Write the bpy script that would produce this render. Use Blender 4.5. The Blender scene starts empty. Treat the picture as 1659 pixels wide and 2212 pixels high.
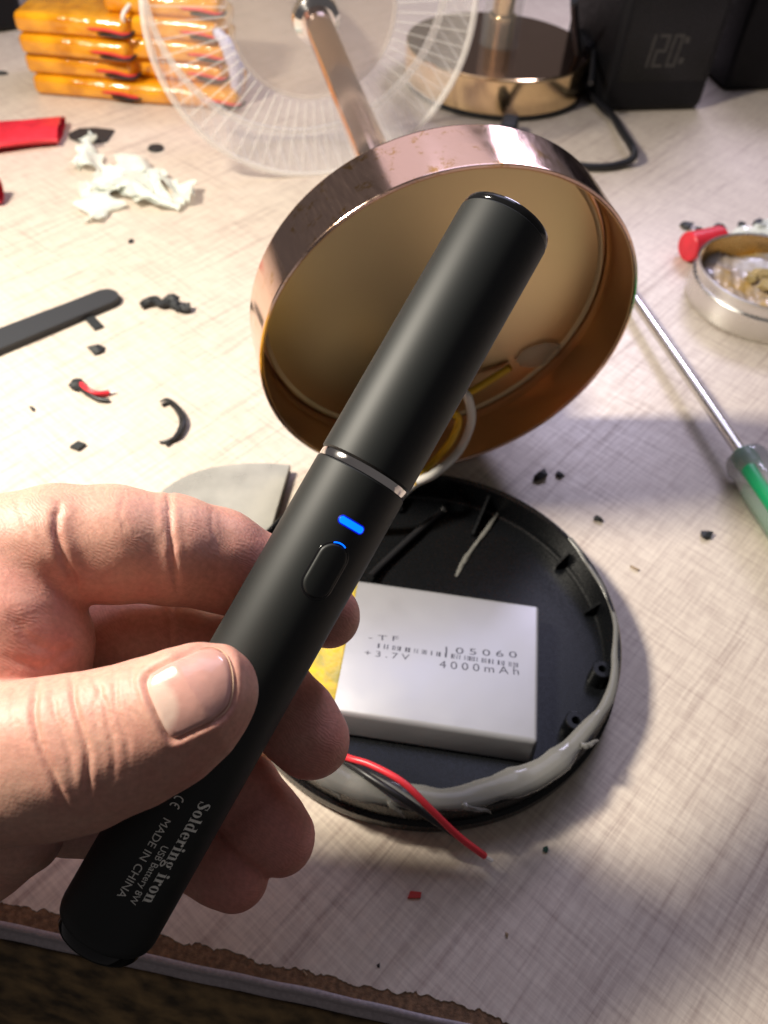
import bpy, bmesh, math, random
import numpy as np
from mathutils import Vector, Matrix

random.seed(7)
rng = np.random.default_rng(11)
S = 0.001                                   # everything below is written in millimetres
sc = bpy.context.scene
col = sc.collection

# ------------------------------------------------------------------ camera
PITCH, ROLL, H, FPX = math.radians(49), math.radians(4.5), 235.0, 1720.0
PW, PH = 1659.0, 2212.0                     # picture units used for layout
F_ = np.array([0, math.cos(PITCH), -math.sin(PITCH)])
R0 = np.array([1.0, 0, 0]); U0 = np.array([0, math.sin(PITCH), math.cos(PITCH)])
R_ = math.cos(ROLL) * R0 + math.sin(ROLL) * U0
U_ = -math.sin(ROLL) * R0 + math.cos(ROLL) * U0
CAM = np.array([0, 0, H])
cd = bpy.data.cameras.new('camera'); cam = bpy.data.objects.new('camera', cd); col.objects.link(cam)
cam.matrix_world = Matrix(((R_[0], U_[0], -F_[0], 0), (R_[1], U_[1], -F_[1], 0), (R_[2], U_[2], -F_[2], H * S), (0, 0, 0, 1)))
cd.sensor_fit = 'VERTICAL'; cd.sensor_height = 36.0; cd.lens = 36.0 * FPX / PH
cd.clip_start = 0.005; cd.clip_end = 50
cd.dof.use_dof = True; cd.dof.focus_distance = 0.164; cd.dof.aperture_fstop = 21.0
sc.camera = cam

# ------------------------------------------------------------------ world, lamps, exposure
wd = bpy.data.worlds.new('World'); sc.world = wd; wd.use_nodes = True
wd.node_tree.nodes['Background'].inputs[0].default_value = (0.68, 0.63, 0.63, 1)
wd.node_tree.nodes['Background'].inputs[1].default_value = 0.13


def area(name, loc, target, sx, sy, watts, color):
    l = bpy.data.lights.new(name, 'AREA'); l.shape = 'RECTANGLE'; l.size = sx * S; l.size_y = sy * S
    l.energy = watts; l.color = color
    o = bpy.data.objects.new(name, l); col.objects.link(o); o.location = Vector(loc) * S
    o.rotation_euler = (Vector(target) - Vector(loc)).to_track_quat('-Z', 'Y').to_euler()
    return o


area('desk_lamp_light', (-305, 205, 405), (-60, 205, 0), 60, 74, 5.0, (1.0, 0.92, 0.78))
area('back_lamp_light', (265, 850, 430), (40, 150, 0), 190, 130, 2.2, (0.76, 0.72, 1.0))
area('ceiling_light', (70, 560, 700), (20, 140, 0), 420, 380, 1.05, (0.66, 0.68, 1.0))
area('room_light', (0, 900, 780), (30, 200, 60), 900, 420, 0.95, (0.92, 0.80, 0.90))
sc.view_settings.view_transform = 'Standard'; sc.view_settings.look = 'None'
sc.view_settings.exposure = 0.0; sc.view_settings.gamma = 1.0
sc.cycles.use_denoising = True
sc.cycles.max_bounces = 10; sc.cycles.transparent_max_bounces = 32
sc.cycles.caustics_reflective = False; sc.cycles.caustics_refractive = False
sc.cycles.sample_clamp_indirect = 6.0


# ------------------------------------------------------------------ layout helpers
def ray(x, y): return F_ + R_ * ((x - PW / 2) / FPX) + U_ * ((PH / 2 - y) / FPX)
def gp(x, y, z=0.0):
    d = ray(x, y); return CAM + d * ((z - H) / d[2])
def cp(x, y, d): return CAM + ray(x, y) * d
def on_plane(x, y, p, n):
    d = ray(x, y); return CAM + d * (((p - CAM) @ n) / (d @ n))
def unit(v): v = np.asarray(v, float); return v / np.linalg.norm(v)


# ------------------------------------------------------------------ materials
def newmat(name):
    m = bpy.data.materials.new(name); m.use_nodes = True
    nt = m.node_tree; b = nt.nodes['Principled BSDF']
    return m, nt, b


def mat(name, c, rough=0.5, metal=0.0, noise=0.0, nscale=300.0, bump=0.0, bscale=800.0, rvar=0.0, trans=0.0, coat=0.0,
        emit=None, estr=0.0, sss=0.0, c2=None, alpha=1.0, ior=1.45, stretch=None, spec=0.5, bdist=0.0003):
    m, nt, b = newmat(name)
    b.inputs['Base Color'].default_value = (*c, 1); b.inputs['Roughness'].default_value = rough
    b.inputs['Metallic'].default_value = metal; b.inputs['IOR'].default_value = ior
    b.inputs['Transmission Weight'].default_value = trans; b.inputs['Coat Weight'].default_value = coat
    b.inputs['Alpha'].default_value = alpha; b.inputs['Specular IOR Level'].default_value = spec
    if sss:
        b.inputs['Subsurface Weight'].default_value = sss; b.inputs['Subsurface Radius'].default_value = (1, 0.6, 0.5)
        b.inputs['Subsurface Scale'].default_value = 0.002
    if emit:
        b.inputs['Emission Color'].default_value = (*emit, 1); b.inputs['Emission Strength'].default_value = estr
    tc = nt.nodes.new('ShaderNodeTexCoord')
    vec = tc.outputs['Object']
    if stretch:
        mp = nt.nodes.new('ShaderNodeMapping'); mp.inputs['Scale'].default_value = stretch
        nt.links.new(vec, mp.inputs[0]); vec = mp.outputs[0]
    if noise or rvar:
        n = nt.nodes.new('ShaderNodeTexNoise'); n.inputs['Scale'].default_value = nscale; n.inputs['Detail'].default_value = 5
        nt.links.new(vec, n.inputs['Vector'])
        if noise:
            r = nt.nodes.new('ShaderNodeValToRGB'); r.color_ramp.elements[0].position = 0.35; r.color_ramp.elements[1].position = 0.68
            d = c2 if c2 else tuple(x * (1 - noise) for x in c)
            r.color_ramp.elements[0].color = (*d, 1); r.color_ramp.elements[1].color = (*c, 1)
            nt.links.new(n.outputs[0], r.inputs[0]); nt.links.new(r.outputs[0], b.inputs['Base Color'])
        if rvar:
            mr = nt.nodes.new('ShaderNodeMapRange'); mr.inputs[1].default_value = 0.3; mr.inputs[2].default_value = 0.7
            mr.inputs[3].default_value = max(0.02, rough - rvar); mr.inputs[4].default_value = min(1, rough + rvar)
            nt.links.new(n.outputs[0], mr.inputs[0]); nt.links.new(mr.outputs[0], b.inputs['Roughness'])
    if bump:
        n2 = nt.nodes.new('ShaderNodeTexNoise'); n2.inputs['Scale'].default_value = bscale; n2.inputs['Detail'].default_value = 4
        nt.links.new(vec, n2.inputs['Vector'])
        bp = nt.nodes.new('ShaderNodeBump'); bp.inputs['Strength'].default_value = bump; bp.inputs['Distance'].default_value = bdist
        nt.links.new(n2.outputs[0], bp.inputs['Height']); nt.links.new(bp.outputs[0], b.inputs['Normal'])
    return m


def clear_mat(name, c, clear, rough=0.08, bump=0.0):
    """clear plastic: a constant share of light goes straight through, the rest meets a glossy pale body"""
    m = mat(name, c, rough, bump=bump, bscale=200)
    nt = m.node_tree; b = nt.nodes['Principled BSDF']; out = nt.nodes['Material Output']
    t = nt.nodes.new('ShaderNodeBsdfTransparent'); mx = nt.nodes.new('ShaderNodeMixShader'); mx.inputs[0].default_value = clear
    nt.links.new(b.outputs[0], mx.inputs[1]); nt.links.new(t.outputs[0], mx.inputs[2]); nt.links.new(mx.outputs[0], out.inputs[0])
    return m


def laminate_mat():
    m, nt, b = newmat('linen_laminate'); N = nt.nodes.new; L = nt.links.new
    tc = N('ShaderNodeTexCoord')
    rot = N('ShaderNodeMapping'); rot.inputs['Rotation'].default_value = (0, 0, math.radians(LINEN)); L(tc.outputs['Object'], rot.inputs[0])

    def threads(sx, sy, detail, seed, dist=0.0):
        mp = N('ShaderNodeMapping'); mp.inputs['Scale'].default_value = (sx, sy, 1); mp.inputs['Location'].default_value = (seed, seed * 1.7, 0)
        L(rot.outputs[0], mp.inputs[0]); n = N('ShaderNodeTexNoise'); n.inputs['Scale'].default_value = 1; n.inputs['Detail'].default_value = detail
        n.inputs['Distortion'].default_value = dist
        n.inputs['Roughness'].default_value = 0.62; L(mp.outputs[0], n.inputs['Vector']); return n.outputs[0]

    def ramp(src, p0, p1):
        r = N('ShaderNodeMapRange'); r.inputs[1].default_value = p0; r.inputs[2].default_value = p1; L(src, r.inputs[0]); return r.outputs[0]

    def math_(op, a, c):
        k = N('ShaderNodeMath'); k.operation = op
        for i, v in enumerate((a, c)):
            if isinstance(v, (int, float)): k.inputs[i].default_value = v
            else: L(v, k.inputs[i])
        return k.outputs[0]
    fine = math_('ADD', ramp(threads(70, 760, 3, 3.1), 0.38, 0.62), ramp(threads(760, 70, 3, 9.7), 0.38, 0.62))      # weave
    bars = math_('ADD', math_('MULTIPLY', ramp(threads(12, 420, 5, 5.3), 0.52, 0.74), 0.6), ramp(threads(300, 8, 4, 1.9), 0.53, 0.72))  # bolder threads
    blot = ramp(threads(30, 30, 3, 4.4), 0.35, 0.7)
    lin = math_('MULTIPLY', bars, 0.43)
    f2 = math_('MULTIPLY', math_('SUBTRACT', 1.0, math_('MULTIPLY', fine, 0.5)), 0.44)
    tot = math_('ADD', lin, math_('ADD', f2, math_('MULTIPLY', blot, 0.12)))
    cr = N('ShaderNodeValToRGB'); e = cr.color_ramp.elements
    e[0].position = 0.0; e[0].color = (0.74, 0.65, 0.545, 1); e[1].position = 1.0; e[1].color = (0.32, 0.235, 0.20, 1)
    L(tot, cr.inputs[0]); L(cr.outputs[0], b.inputs['Base Color'])
    b.inputs['Roughness'].default_value = 0.42
    rr = N('ShaderNodeMapRange'); rr.inputs[3].default_value = 0.36; rr.inputs[4].default_value = 0.56; L(tot, rr.inputs[0]); L(rr.outputs[0], b.inputs['Roughness'])
    bp = N('ShaderNodeBump'); bp.inputs['Strength'].default_value = 0.35; bp.inputs['Distance'].default_value = 0.00015; bp.invert = True
    L(tot, bp.inputs['Height']); L(bp.outputs[0], b.inputs['Normal'])
    return m


def skin_mat():
    m, nt, b = newmat('skin'); N = nt.nodes.new; L = nt.links.new
    tc = N('ShaderNodeTexCoord')
    at = N('ShaderNodeAttribute'); at.attribute_name = 'flush'
    n = N('ShaderNodeTexNoise'); n.inputs['Scale'].default_value = 160; n.inputs['Detail'].default_value = 5; L(tc.outputs['Object'], n.inputs['Vector'])
    mx = N('ShaderNodeMix'); mx.data_type = 'RGBA'
    mx.inputs[6].default_value = (0.59, 0.35, 0.262, 1); mx.inputs[7].default_value = (0.57, 0.22, 0.175, 1)
    ad = N('ShaderNodeMath'); ad.operation = 'MULTIPLY_ADD'; L(n.outputs[0], ad.inputs[0]); ad.inputs[1].default_value = 0.95; L(at.outputs['Fac'], ad.inputs[2])
    sb = N('ShaderNodeMath'); sb.operation = 'SUBTRACT'; sb.use_clamp = True; L(ad.outputs[0], sb.inputs[0]); sb.inputs[1].default_value = 0.36
    L(sb.outputs[0], mx.inputs[0])
    n3 = N('ShaderNodeTexNoise'); n3.inputs['Scale'].default_value = 900; n3.inputs['Detail'].default_value = 3; L(tc.outputs['Object'], n3.inputs['Vector'])
    mr3 = N('ShaderNodeMapRange'); mr3.inputs[1].default_value = 0.3; mr3.inputs[2].default_value = 0.7; mr3.inputs[3].default_value = 0.88; mr3.inputs[4].default_value = 1.08
    L(n3.outputs[0], mr3.inputs[0])
    mu = N('ShaderNodeVectorMath'); mu.operation = 'SCALE'; L(mx.outputs[2], mu.inputs[0]); L(mr3.outputs[0], mu.inputs['Scale'])
    L(mu.outputs[0], b.inputs['Base Color'])
    b.inputs['Roughness'].default_value = 0.54
    b.inputs['Subsurface Weight'].default_value = 0.25; b.inputs['Subsurface Radius'].default_value = (1.0, 0.35, 0.2); b.inputs['Subsurface Scale'].default_value = 0.0015
    # skin ridges: bent fine waves, with finer pores
    wv = N('ShaderNodeTexWave'); wv.wave_type = 'BANDS'; wv.bands_direction = 'DIAGONAL'; wv.inputs['Scale'].default_value = 560
    wv.inputs['Distortion'].default_value = 22; wv.inputs['Detail'].default_value = 2; wv.inputs['Detail Scale'].default_value = 0.32
    L(tc.outputs['Object'], wv.inputs['Vector'])
    rg = N('ShaderNodeAttribute'); rg.attribute_name = 'ridge'
    m1 = N('ShaderNodeMath'); m1.operation = 'MULTIPLY'; L(wv.outputs['Fac'], m1.inputs[0]); L(rg.outputs['Fac'], m1.inputs[1])
    vo = N('ShaderNodeTexVoronoi'); vo.inputs['Scale'].default_value = 1500; L(tc.outputs['Object'], vo.inputs['Vector'])
    m2 = N('ShaderNodeMath'); m2.operation = 'MULTIPLY_ADD'; L(vo.outputs['Distance'], m2.inputs[0]); m2.inputs[1].default_value = 1.0; L(m1.outputs[0], m2.inputs[2])
    bp = N('ShaderNodeBump'); bp.inputs['Strength'].default_value = 0.24; bp.inputs['Distance'].default_value = 0.00012
    L(m2.outputs[0], bp.inputs['Height']); L(bp.outputs[0], b.inputs['Normal'])
    return m


def metal_mat(name, c, rough, scratch=0.5, wear=None, speck=0.0):
    m, nt, b = newmat(name); N = nt.nodes.new; L = nt.links.new
    b.inputs['Metallic'].default_value = 1.0; b.inputs['Base Color'].default_value = (*c, 1)
    tc = N('ShaderNodeTexCoord'); mp = N('ShaderNodeMapping'); mp.inputs['Scale'].default_value = (120, 120, 1500); L(tc.outputs['Object'], mp.inputs[0])
    n = N('ShaderNodeTexNoise'); n.inputs['Scale'].default_value = 1; n.inputs['Detail'].default_value = 6; L(mp.outputs[0], n.inputs['Vector'])
    mr = N('ShaderNodeMapRange'); mr.inputs[1].default_value = 0.35; mr.inputs[2].default_value = 0.72; mr.inputs[3].default_value = rough; mr.inputs[4].default_value = rough + 0.28 * scratch
    L(n.outputs[0], mr.inputs[0]); L(mr.outputs[0], b.inputs['Roughness'])
    bp = N('ShaderNodeBump'); bp.inputs['Strength'].default_value = 0.12 * scratch; bp.inputs['Distance'].default_value = 0.0002
    L(n.outputs[0], bp.inputs['Height']); L(bp.outputs[0], b.inputs['Normal'])
    if wear:
        n2 = N('ShaderNodeTexNoise'); n2.inputs['Scale'].default_value = 130; n2.inputs['Detail'].default_value = 9; n2.inputs['Roughness'].default_value = 0.75; L(tc.outputs['Object'], n2.inputs['Vector'])
        r = N('ShaderNodeValToRGB'); r.color_ramp.elements[0].position = 0.55; r.color_ramp.elements[1].position = 0.62
        r.color_ramp.elements[0].color = (*c, 1); r.color_ramp.elements[1].color = (*wear, 1); L(n2.outputs[0], r.inputs[0]); L(r.outputs[0], b.inputs['Base Color'])
    return m


LINEN = 38.0
M = {}
M['laminate'] = laminate_mat()
M['chipboard'] = mat('chipboard', (0.26, 0.145, 0.075), 0.8, noise=0.55, nscale=700, bump=0.8, bscale=1500)
M['trim'] = mat('edge_trim', (0.46, 0.40, 0.42), 0.42, noise=0.25, nscale=900, bump=0.3, bscale=2500)
M['cloth'] = mat('patterned_cloth', (0.34, 0.22, 0.10), 0.95, noise=1, nscale=110, c2=(0.07, 0.05, 0.03), bump=1.0, bscale=2600)
M['black_floor'] = mat('dark_floor', (0.012, 0.011, 0.010), 0.9)
M['skin'] = skin_mat()
M['nail'] = mat('nail', (0.64, 0.35, 0.30), 0.23, noise=0.14, nscale=220, bump=0.25, bscale=500, coat=0.5, sss=0.2, stretch=(1, 1, 0.25))
def nail_lunula():
    nt = M['nail'].node_tree; b = nt.nodes['Principled BSDF']; src = b.inputs['Base Color'].links[0].from_socket
    a = nt.nodes.new('ShaderNodeAttribute'); a.attribute_name = 'lunula'; mx = nt.nodes.new('ShaderNodeMix'); mx.data_type = 'RGBA'
    nt.links.new(a.outputs['Fac'], mx.inputs[0]); nt.links.new(src, mx.inputs[6]); mx.inputs[7].default_value = (0.70, 0.50, 0.42, 1); nt.links.new(mx.outputs[2], b.inputs['Base Color'])


nail_lunula()
M['nail_edge'] = mat('nail_edge', (0.62, 0.42, 0.29), 0.4)
M['pen'] = mat('pen_soft_black', (0.008, 0.0095, 0.0095), 0.54, spec=0.5, bump=0.03, bscale=6000)
M['pen_gloss'] = mat('pen_gloss_black', (0.008, 0.008, 0.009), 0.10)
M['chrome'] = mat('chrome', (0.86, 0.82, 0.80), 0.10, 1.0, rvar=0.06)
M['print'] = mat('white_print', (0.86, 0.86, 0.80), 0.6, noise=0.2, nscale=2500)
M['blue_led'] = mat('blue_led', (0.0, 0.05, 0.3), 0.3, emit=(0.0, 0.115, 1.0), estr=2.6)
M['blue_halo'] = mat('blue_led_halo', (0.0, 0.01, 0.12), 0.4, emit=(0.0, 0.01, 1.0), estr=0.55)  # deep blue halo of the indicator, its glow painted as a dim emissive border
M['rose'] = metal_mat('rose_gold', (0.84, 0.58, 0.47), 0.10, 0.22, wear=(0.62, 0.36, 0.14))
M['brass'] = metal_mat('brass_inside', (0.70, 0.53, 0.30), 0.38, 0.08)
M['rose_inside'] = mat('rose_inside', (0.62, 0.37, 0.20), 0.32, 1.0)  # rose gold again, the brown shading of the hollow put into its colour
M['gold'] = metal_mat('gold', (0.86, 0.63, 0.36), 0.10, 0.25)
M['rose_stem'] = metal_mat('rose_stem', (0.84, 0.67, 0.60), 0.10, 0.1)
M['glue_film'] = clear_mat('glue_film', (0.80, 0.70, 0.50), 0.68, 0.15, 0.5)
M['rose_top'] = metal_mat('rose_mirror', (0.66, 0.42, 0.31), 0.10, 0.2)
M['acrylic'] = clear_mat('clear_acrylic', (0.86, 0.83, 0.80), 0.90)
M['acrylic_rib'] = clear_mat('acrylic_rib', (0.92, 0.89, 0.86), 0.82, 0.12)
M['acrylic_ring'] = clear_mat('acrylic_ring', (0.90, 0.87, 0.84), 0.58, 0.12)
M['diffuser'] = clear_mat('pale_diffuser', (0.66, 0.56, 0.45), 0.72, 0.3, bump=0.4)
M['black_plastic'] = mat('black_plastic', (0.0045, 0.005, 0.006), 0.27, spec=0.35, rvar=0.05, nscale=900, bump=0.06, bscale=300)
M['black_matte'] = mat('black_matte', (0.008, 0.008, 0.010), 0.5, rvar=0.1, spec=0.22)
M['black_rubber'] = mat('black_rubber', (0.02, 0.022, 0.024), 0.6, bump=0.4, bscale=1500)
M['tweezer'] = mat('tweezer_black', (0.035, 0.037, 0.042), 0.5, bump=0.2, bscale=3000)
M['glue'] = clear_mat('grey_glue', (0.22, 0.215, 0.20), 0.36, 0.17, 0.35)
M['glue_clear'] = clear_mat('clear_glue', (0.88, 0.92, 0.84), 0.42, 0.12, 0.5)
M['pouch'] = mat('battery_pouch', (0.52, 0.52, 0.56), 0.40, 0.6, rvar=0.05, nscale=60, bump=0.35, bscale=45, bdist=0.0006)
M['ink'] = mat('dark_ink', (0.07, 0.07, 0.10), 0.7)
M['kapton'] = mat('amber_tape', (0.90, 0.40, 0.012), 0.09, noise=1, nscale=70, c2=(0.60, 0.22, 0.004), bump=1.0, bscale=120, bdist=0.0016, coat=0.6, spec=0.8)
M['kapton_tape'] = mat('yellow_tape', (0.85, 0.56, 0.03), 0.16, noise=1, nscale=190, c2=(0.42, 0.36, 0.10), bump=1.0, bscale=180, bdist=0.0008, coat=0.4)
M['red_wire'] = mat('red_insulation', (0.72, 0.035, 0.05), 0.32)
M['black_wire'] = mat('black_insulation', (0.014, 0.014, 0.016), 0.38)
M['yellow_wire'] = mat('yellow_insulation', (0.80, 0.48, 0.02), 0.4)
M['white_wire'] = mat('white_insulation', (0.80, 0.77, 0.72), 0.4)
M['lilac_wire'] = mat('lilac_insulation', (0.55, 0.53, 0.68), 0.4)
M['red_plastic'] = mat('red_plastic', (0.74, 0.03, 0.05), 0.30, noise=0.25, nscale=120, bump=0.4, bscale=200)
M['tinned'] = mat('tinned_copper', (0.92, 0.91, 0.90), 0.25, 0.3)
M['plate'] = mat('grey_steel_plate', (0.46, 0.45, 0.40), 0.33, 0.35, noise=0.2, nscale=80, rvar=0.1)
M['plate_edge'] = mat('plate_edge', (0.07, 0.06, 0.05), 0.5, bump=0.6, bscale=900)
M['tin'] = mat('aluminium_tin', (0.80, 0.78, 0.74), 0.30, 1.0, rvar=0.06, nscale=120)
M['tin_inside'] = mat('tin_lacquer', (0.72, 0.46, 0.16), 0.28, 1.0, rvar=0.1)
M['rosin'] = mat('rosin', (0.58, 0.56, 0.62), 0.14, noise=0.5, c2=(0.50, 0.32, 0.09), nscale=60, bump=1.0, bscale=380, trans=0.2)
M['rosin_amber'] = mat('rosin_amber', (0.86, 0.66, 0.30), 0.10, bump=0.8, bscale=400, trans=0.6)
M['steel'] = mat('steel_shaft', (0.74, 0.73, 0.72), 0.2, 1.0, rvar=0.06)
M['handle_clear'] = clear_mat('clear_handle', (0.34, 0.35, 0.34), 0.5, 0.1)
M['green'] = mat('green_plastic', (0.0, 0.27, 0.10), 0.3)
M['digit'] = mat('dim_digits', (0.05, 0.047, 0.043), 0.5)
M['tan'] = mat('tan_chip', (0.35, 0.25, 0.15), 0.7)
M['green_dark'] = mat('dark_green_chip', (0.01, 0.05, 0.03), 0.6)
M['red_chip'] = mat('red_chip', (0.55, 0.03, 0.02), 0.5)

# ------------------------------------------------------------------ object helpers
ORG = {}


def tag(o, label=None, cat=None, group=None, kind=None):
    for k, v in (('label', label), ('category', cat), ('group', group), ('kind', kind)):
        if v: o[k] = v
    return o


def thing(name, loc, label, cat, group=None):
    o = bpy.data.objects.new(name, None); col.objects.link(o); o.empty_display_size = 0.005
    o.location = Vector([float(v) for v in loc]) * S; ORG[o] = np.array(loc, float)
    return tag(o, label, cat, group)


def mesh_obj(name, V, Fc, m, parent=None, smooth=True, sharp=40, origin=None):
    """world millimetres in, ONE mesh object out"""
    V = np.asarray(V, float)
    if parent is not None: org = ORG[parent]
    else: org = np.array(origin if origin is not None else [V[:, 0].mean(), V[:, 1].mean(), V[:, 2].min()], float)
    me = bpy.data.meshes.new(name); me.from_pydata(((V - org) * S).tolist(), [], [tuple(int(i) for i in f) for f in Fc]); me.update()
    bm = bmesh.new(); bm.from_mesh(me); bmesh.ops.recalc_face_normals(bm, faces=bm.faces); bm.to_mesh(me); bm.free()
    if smooth:
        me.polygons.foreach_set('use_smooth', [True] * len(me.polygons))
        me.set_sharp_from_angle(angle=math.radians(sharp))
    for mm in (m if isinstance(m, (list, tuple)) else [m]): me.materials.append(M[mm])
    o = bpy.data.objects.new(name, me); col.objects.link(o)
    if parent is not None: o.parent = parent
    else: o.location = Vector(org.tolist()) * S
    ORG[o] = org
    return o


def frame(ax):
    ax = unit(ax); h = np.array([0, 0, 1.0]) if abs(ax[2]) < 0.9 else np.array([1.0, 0, 0])
    e1 = unit(np.cross(ax, h)); e2 = np.cross(e1, ax); return e1, e2, ax


def lathe(prof, o, ax, seg=96, close=False):
    """revolve (r, h) points about the axis; close joins the last point to the first"""
    e1, e2, ax = frame(ax); o = np.asarray(o, float); V = []; Fc = []; rows = []
    full = []; pr = list(prof) + ([prof[0]] if close else [])
    for (ra, ha), (rb, hb) in zip(pr, pr[1:]):                  # keep long faces flat up to their rounded edges
        full.append((ra, ha)); l = math.hypot(rb - ra, hb - ha)
        if l > 2.0:
            k = 0.35 / l; full.append((ra + (rb - ra) * k, ha + (hb - ha) * k)); full.append((rb - (rb - ra) * k, hb - (hb - ha) * k))
    if not close: full.append(pr[-1])
    prof = full
    for r, h in prof:
        if r < 1e-6: rows.append([len(V)]); V.append(o + ax * h)
        else:
            rows.append(list(range(len(V), len(V) + seg)))
            for i in range(seg):
                t = 2 * math.pi * i / seg; V.append(o + ax * h + r * (math.cos(t) * e1 + math.sin(t) * e2))
    pairs = list(zip(rows, rows[1:])) + ([(rows[-1], rows[0])] if close else [])
    for a, b in pairs:
        for i in range(seg):
            j = (i + 1) % seg
            if len(a) == 1 and len(b) == 1: continue
            if len(a) == 1: Fc.append((a[0], b[i], b[j]))
            elif len(b) == 1: Fc.append((a[i], b[0], a[j]))
            else: Fc.append((a[i], b[i], b[j], a[j]))
    return V, Fc


def spline(P, n=10):
    P = [np.asarray(p, float) for p in P]
    if len(P) < 3: return [P[0] + (P[-1] - P[0]) * i / n for i in range(n + 1)]
    Q = [2 * P[0] - P[1]] + P + [2 * P[-1] - P[-2]]; out = []
    for i in range(1, len(Q) - 2):
        a, b, c, d = Q[i - 1:i + 3]
        for k in range(n):
            t = k / n
            out.append(0.5 * (2 * b + (c - a) * t + (2 * a - 5 * b + 4 * c - d) * t * t + (3 * b - a - 3 * c + d) * t ** 3))
    out.append(P[-1]); return out


def tube(P, r, seg=12, n=10, flat=1.0, wob=0.0):
    """tapered tube along a spline; r is one radius or a list along the control points"""
    C = spline(P, n); k = len(C)
    rr = np.full(k, r, float) if np.isscalar(r) else np.interp(np.linspace(0, 1, k), np.linspace(0, 1, len(r)), r)
    V = []; Fc = []; prev = None
    for i in range(k):
        t = unit(C[min(i + 1, k - 1)] - C[max(i - 1, 0)])
        if prev is None: e1, e2, _ = frame(t)
        else: e1 = unit(prev - t * (prev @ t)); e2 = np.cross(t, e1)
        prev = e1
        for j in range(seg):
            a = 2 * math.pi * j / seg; q = rr[i] * (1 + wob * (rng.random() - 0.5))
            d = q * (math.cos(a) * e1 + math.sin(a) * e2)
            if flat != 1.0: d[2] *= flat
            V.append(C[i] + d)
    for i in range(k - 1):
        for j in range(seg):
            Fc.append((i * seg + j, i * seg + (j + 1) % seg, (i + 1) * seg + (j + 1) % seg, (i + 1) * seg + j))
    Fc.append(tuple(range(seg))[::-1]); Fc.append(tuple(range((k - 1) * seg, k * seg)))
    return V, Fc


def join(*parts):
    V = []; Fc = []
    for v, f in parts:
        o = len(V); V += list(v); Fc += [tuple(i + o for i in q) for q in f]
    return V, Fc


def prism(poly, z0, z1, bev=0.0):
    """upright prism over a ground polygon with a chamfered top edge"""
    P = np.asarray(poly, float)[:, :2]; n = len(P); c = P.mean(0)
    area2 = sum(P[i - 1][0] * P[i][1] - P[i][0] * P[i - 1][1] for i in range(n))
    if area2 < 0: P = P[::-1]
    rows = [(P, z0), (P, z1 - bev)]
    if bev:
        d = P - c; l = np.linalg.norm(d, axis=1, keepdims=True); rows.append((P - d / l * bev, z1))
    V = []; Fc = []
    for q, z in rows: V += [np.array([x, y, z]) for x, y in q]
    for k in range(len(rows) - 1):
        for i in range(n):
            j = (i + 1) % n; Fc.append((k * n + i, k * n + j, (k + 1) * n + j, (k + 1) * n + i))
    Fc.append(tuple(range(n))[::-1]); Fc.append(tuple(range((len(rows) - 1) * n, len(rows) * n)))
    return V, Fc


def rounded_box(c, ex, ey, ez, sx, sy, sz, r, seg=4, bulge=0.0):
    """box with rounded edges about c (its centre), axes ex ey ez, full sizes sx sy sz"""
    bm = bmesh.new(); bmesh.ops.create_cube(bm, size=1.0)
    for v in bm.verts: v.co = Vector((v.co.x * sx, v.co.y * sy, v.co.z * sz))
    bmesh.ops.bevel(bm, geom=bm.edges[:], offset=r, segments=seg, profile=0.5, affect='EDGES')
    if bulge:
        bmesh.ops.subdivide_edges(bm, edges=[e for e in bm.edges if e.calc_length() > 4 * r], cuts=6, use_grid_fill=True)
        for v in bm.verts:
            u = max(0, 1 - (2 * v.co.x / sx) ** 2) * max(0, 1 - (2 * v.co.y / sy) ** 2); v.co.z += bulge * u * (1 if v.co.z > 0 else -1)
    V = [np.asarray(c, float) + ex * v.co.x + ey * v.co.y + ez * v.co.z for v in bm.verts]
    bm.verts.index_update(); Fc = [tuple(v.index for v in f.verts) for f in bm.faces]; bm.free(); return V, Fc


def chip(c, sx, sy, sz, seed, sub=2, rough=0.35, yaw=0.0):
    """a small ragged crumb standing on the table at c"""
    r = np.random.default_rng(seed); bm = bmesh.new(); bmesh.ops.create_icosphere(bm, subdivisions=sub, radius=1)
    V = []; cs, sn = math.cos(yaw), math.sin(yaw)
    for v in bm.verts:
        k = 1 + rough * (r.random() - 0.5) * 2; x, y, z = v.co.x * k * sx, v.co.y * k * sy, max(v.co.z * k, -0.6) * sz
        V.append(np.array([c[0] + x * cs - y * sn, c[1] + x * sn + y * cs, c[2] + 0.6 * sz + z]))
    V = np.array(V); V[:, 2] += c[2] - V[:, 2].min() + 0.02
    bm.verts.index_update(); Fc = [tuple(q.index for q in f.verts) for f in bm.faces]; bm.free(); return V, Fc


def font_mesh(body, space=1.0):
    """flat triangles of a line of text, 1 unit high capitals, starting at x = 0"""
    cu = bpy.data.curves.new('lettering_source', 'FONT'); cu.body = body; cu.resolution_u = 6; cu.space_character = space
    ob = bpy.data.objects.new('lettering_source', cu); col.objects.link(ob)
    dg = bpy.context.evaluated_depsgraph_get(); dg.update()
    me = bpy.data.meshes.new_from_object(ob.evaluated_get(dg))
    V = np.array([v.co[:] for v in me.vertices]); Fc = [tuple(p.vertices) for p in me.polygons]
    bpy.data.objects.remove(ob); bpy.data.curves.remove(cu); bpy.data.meshes.remove(me)
    V[:, 0] -= V[:, 0].min(); return V[:, :2] / 0.70, Fc


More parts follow.
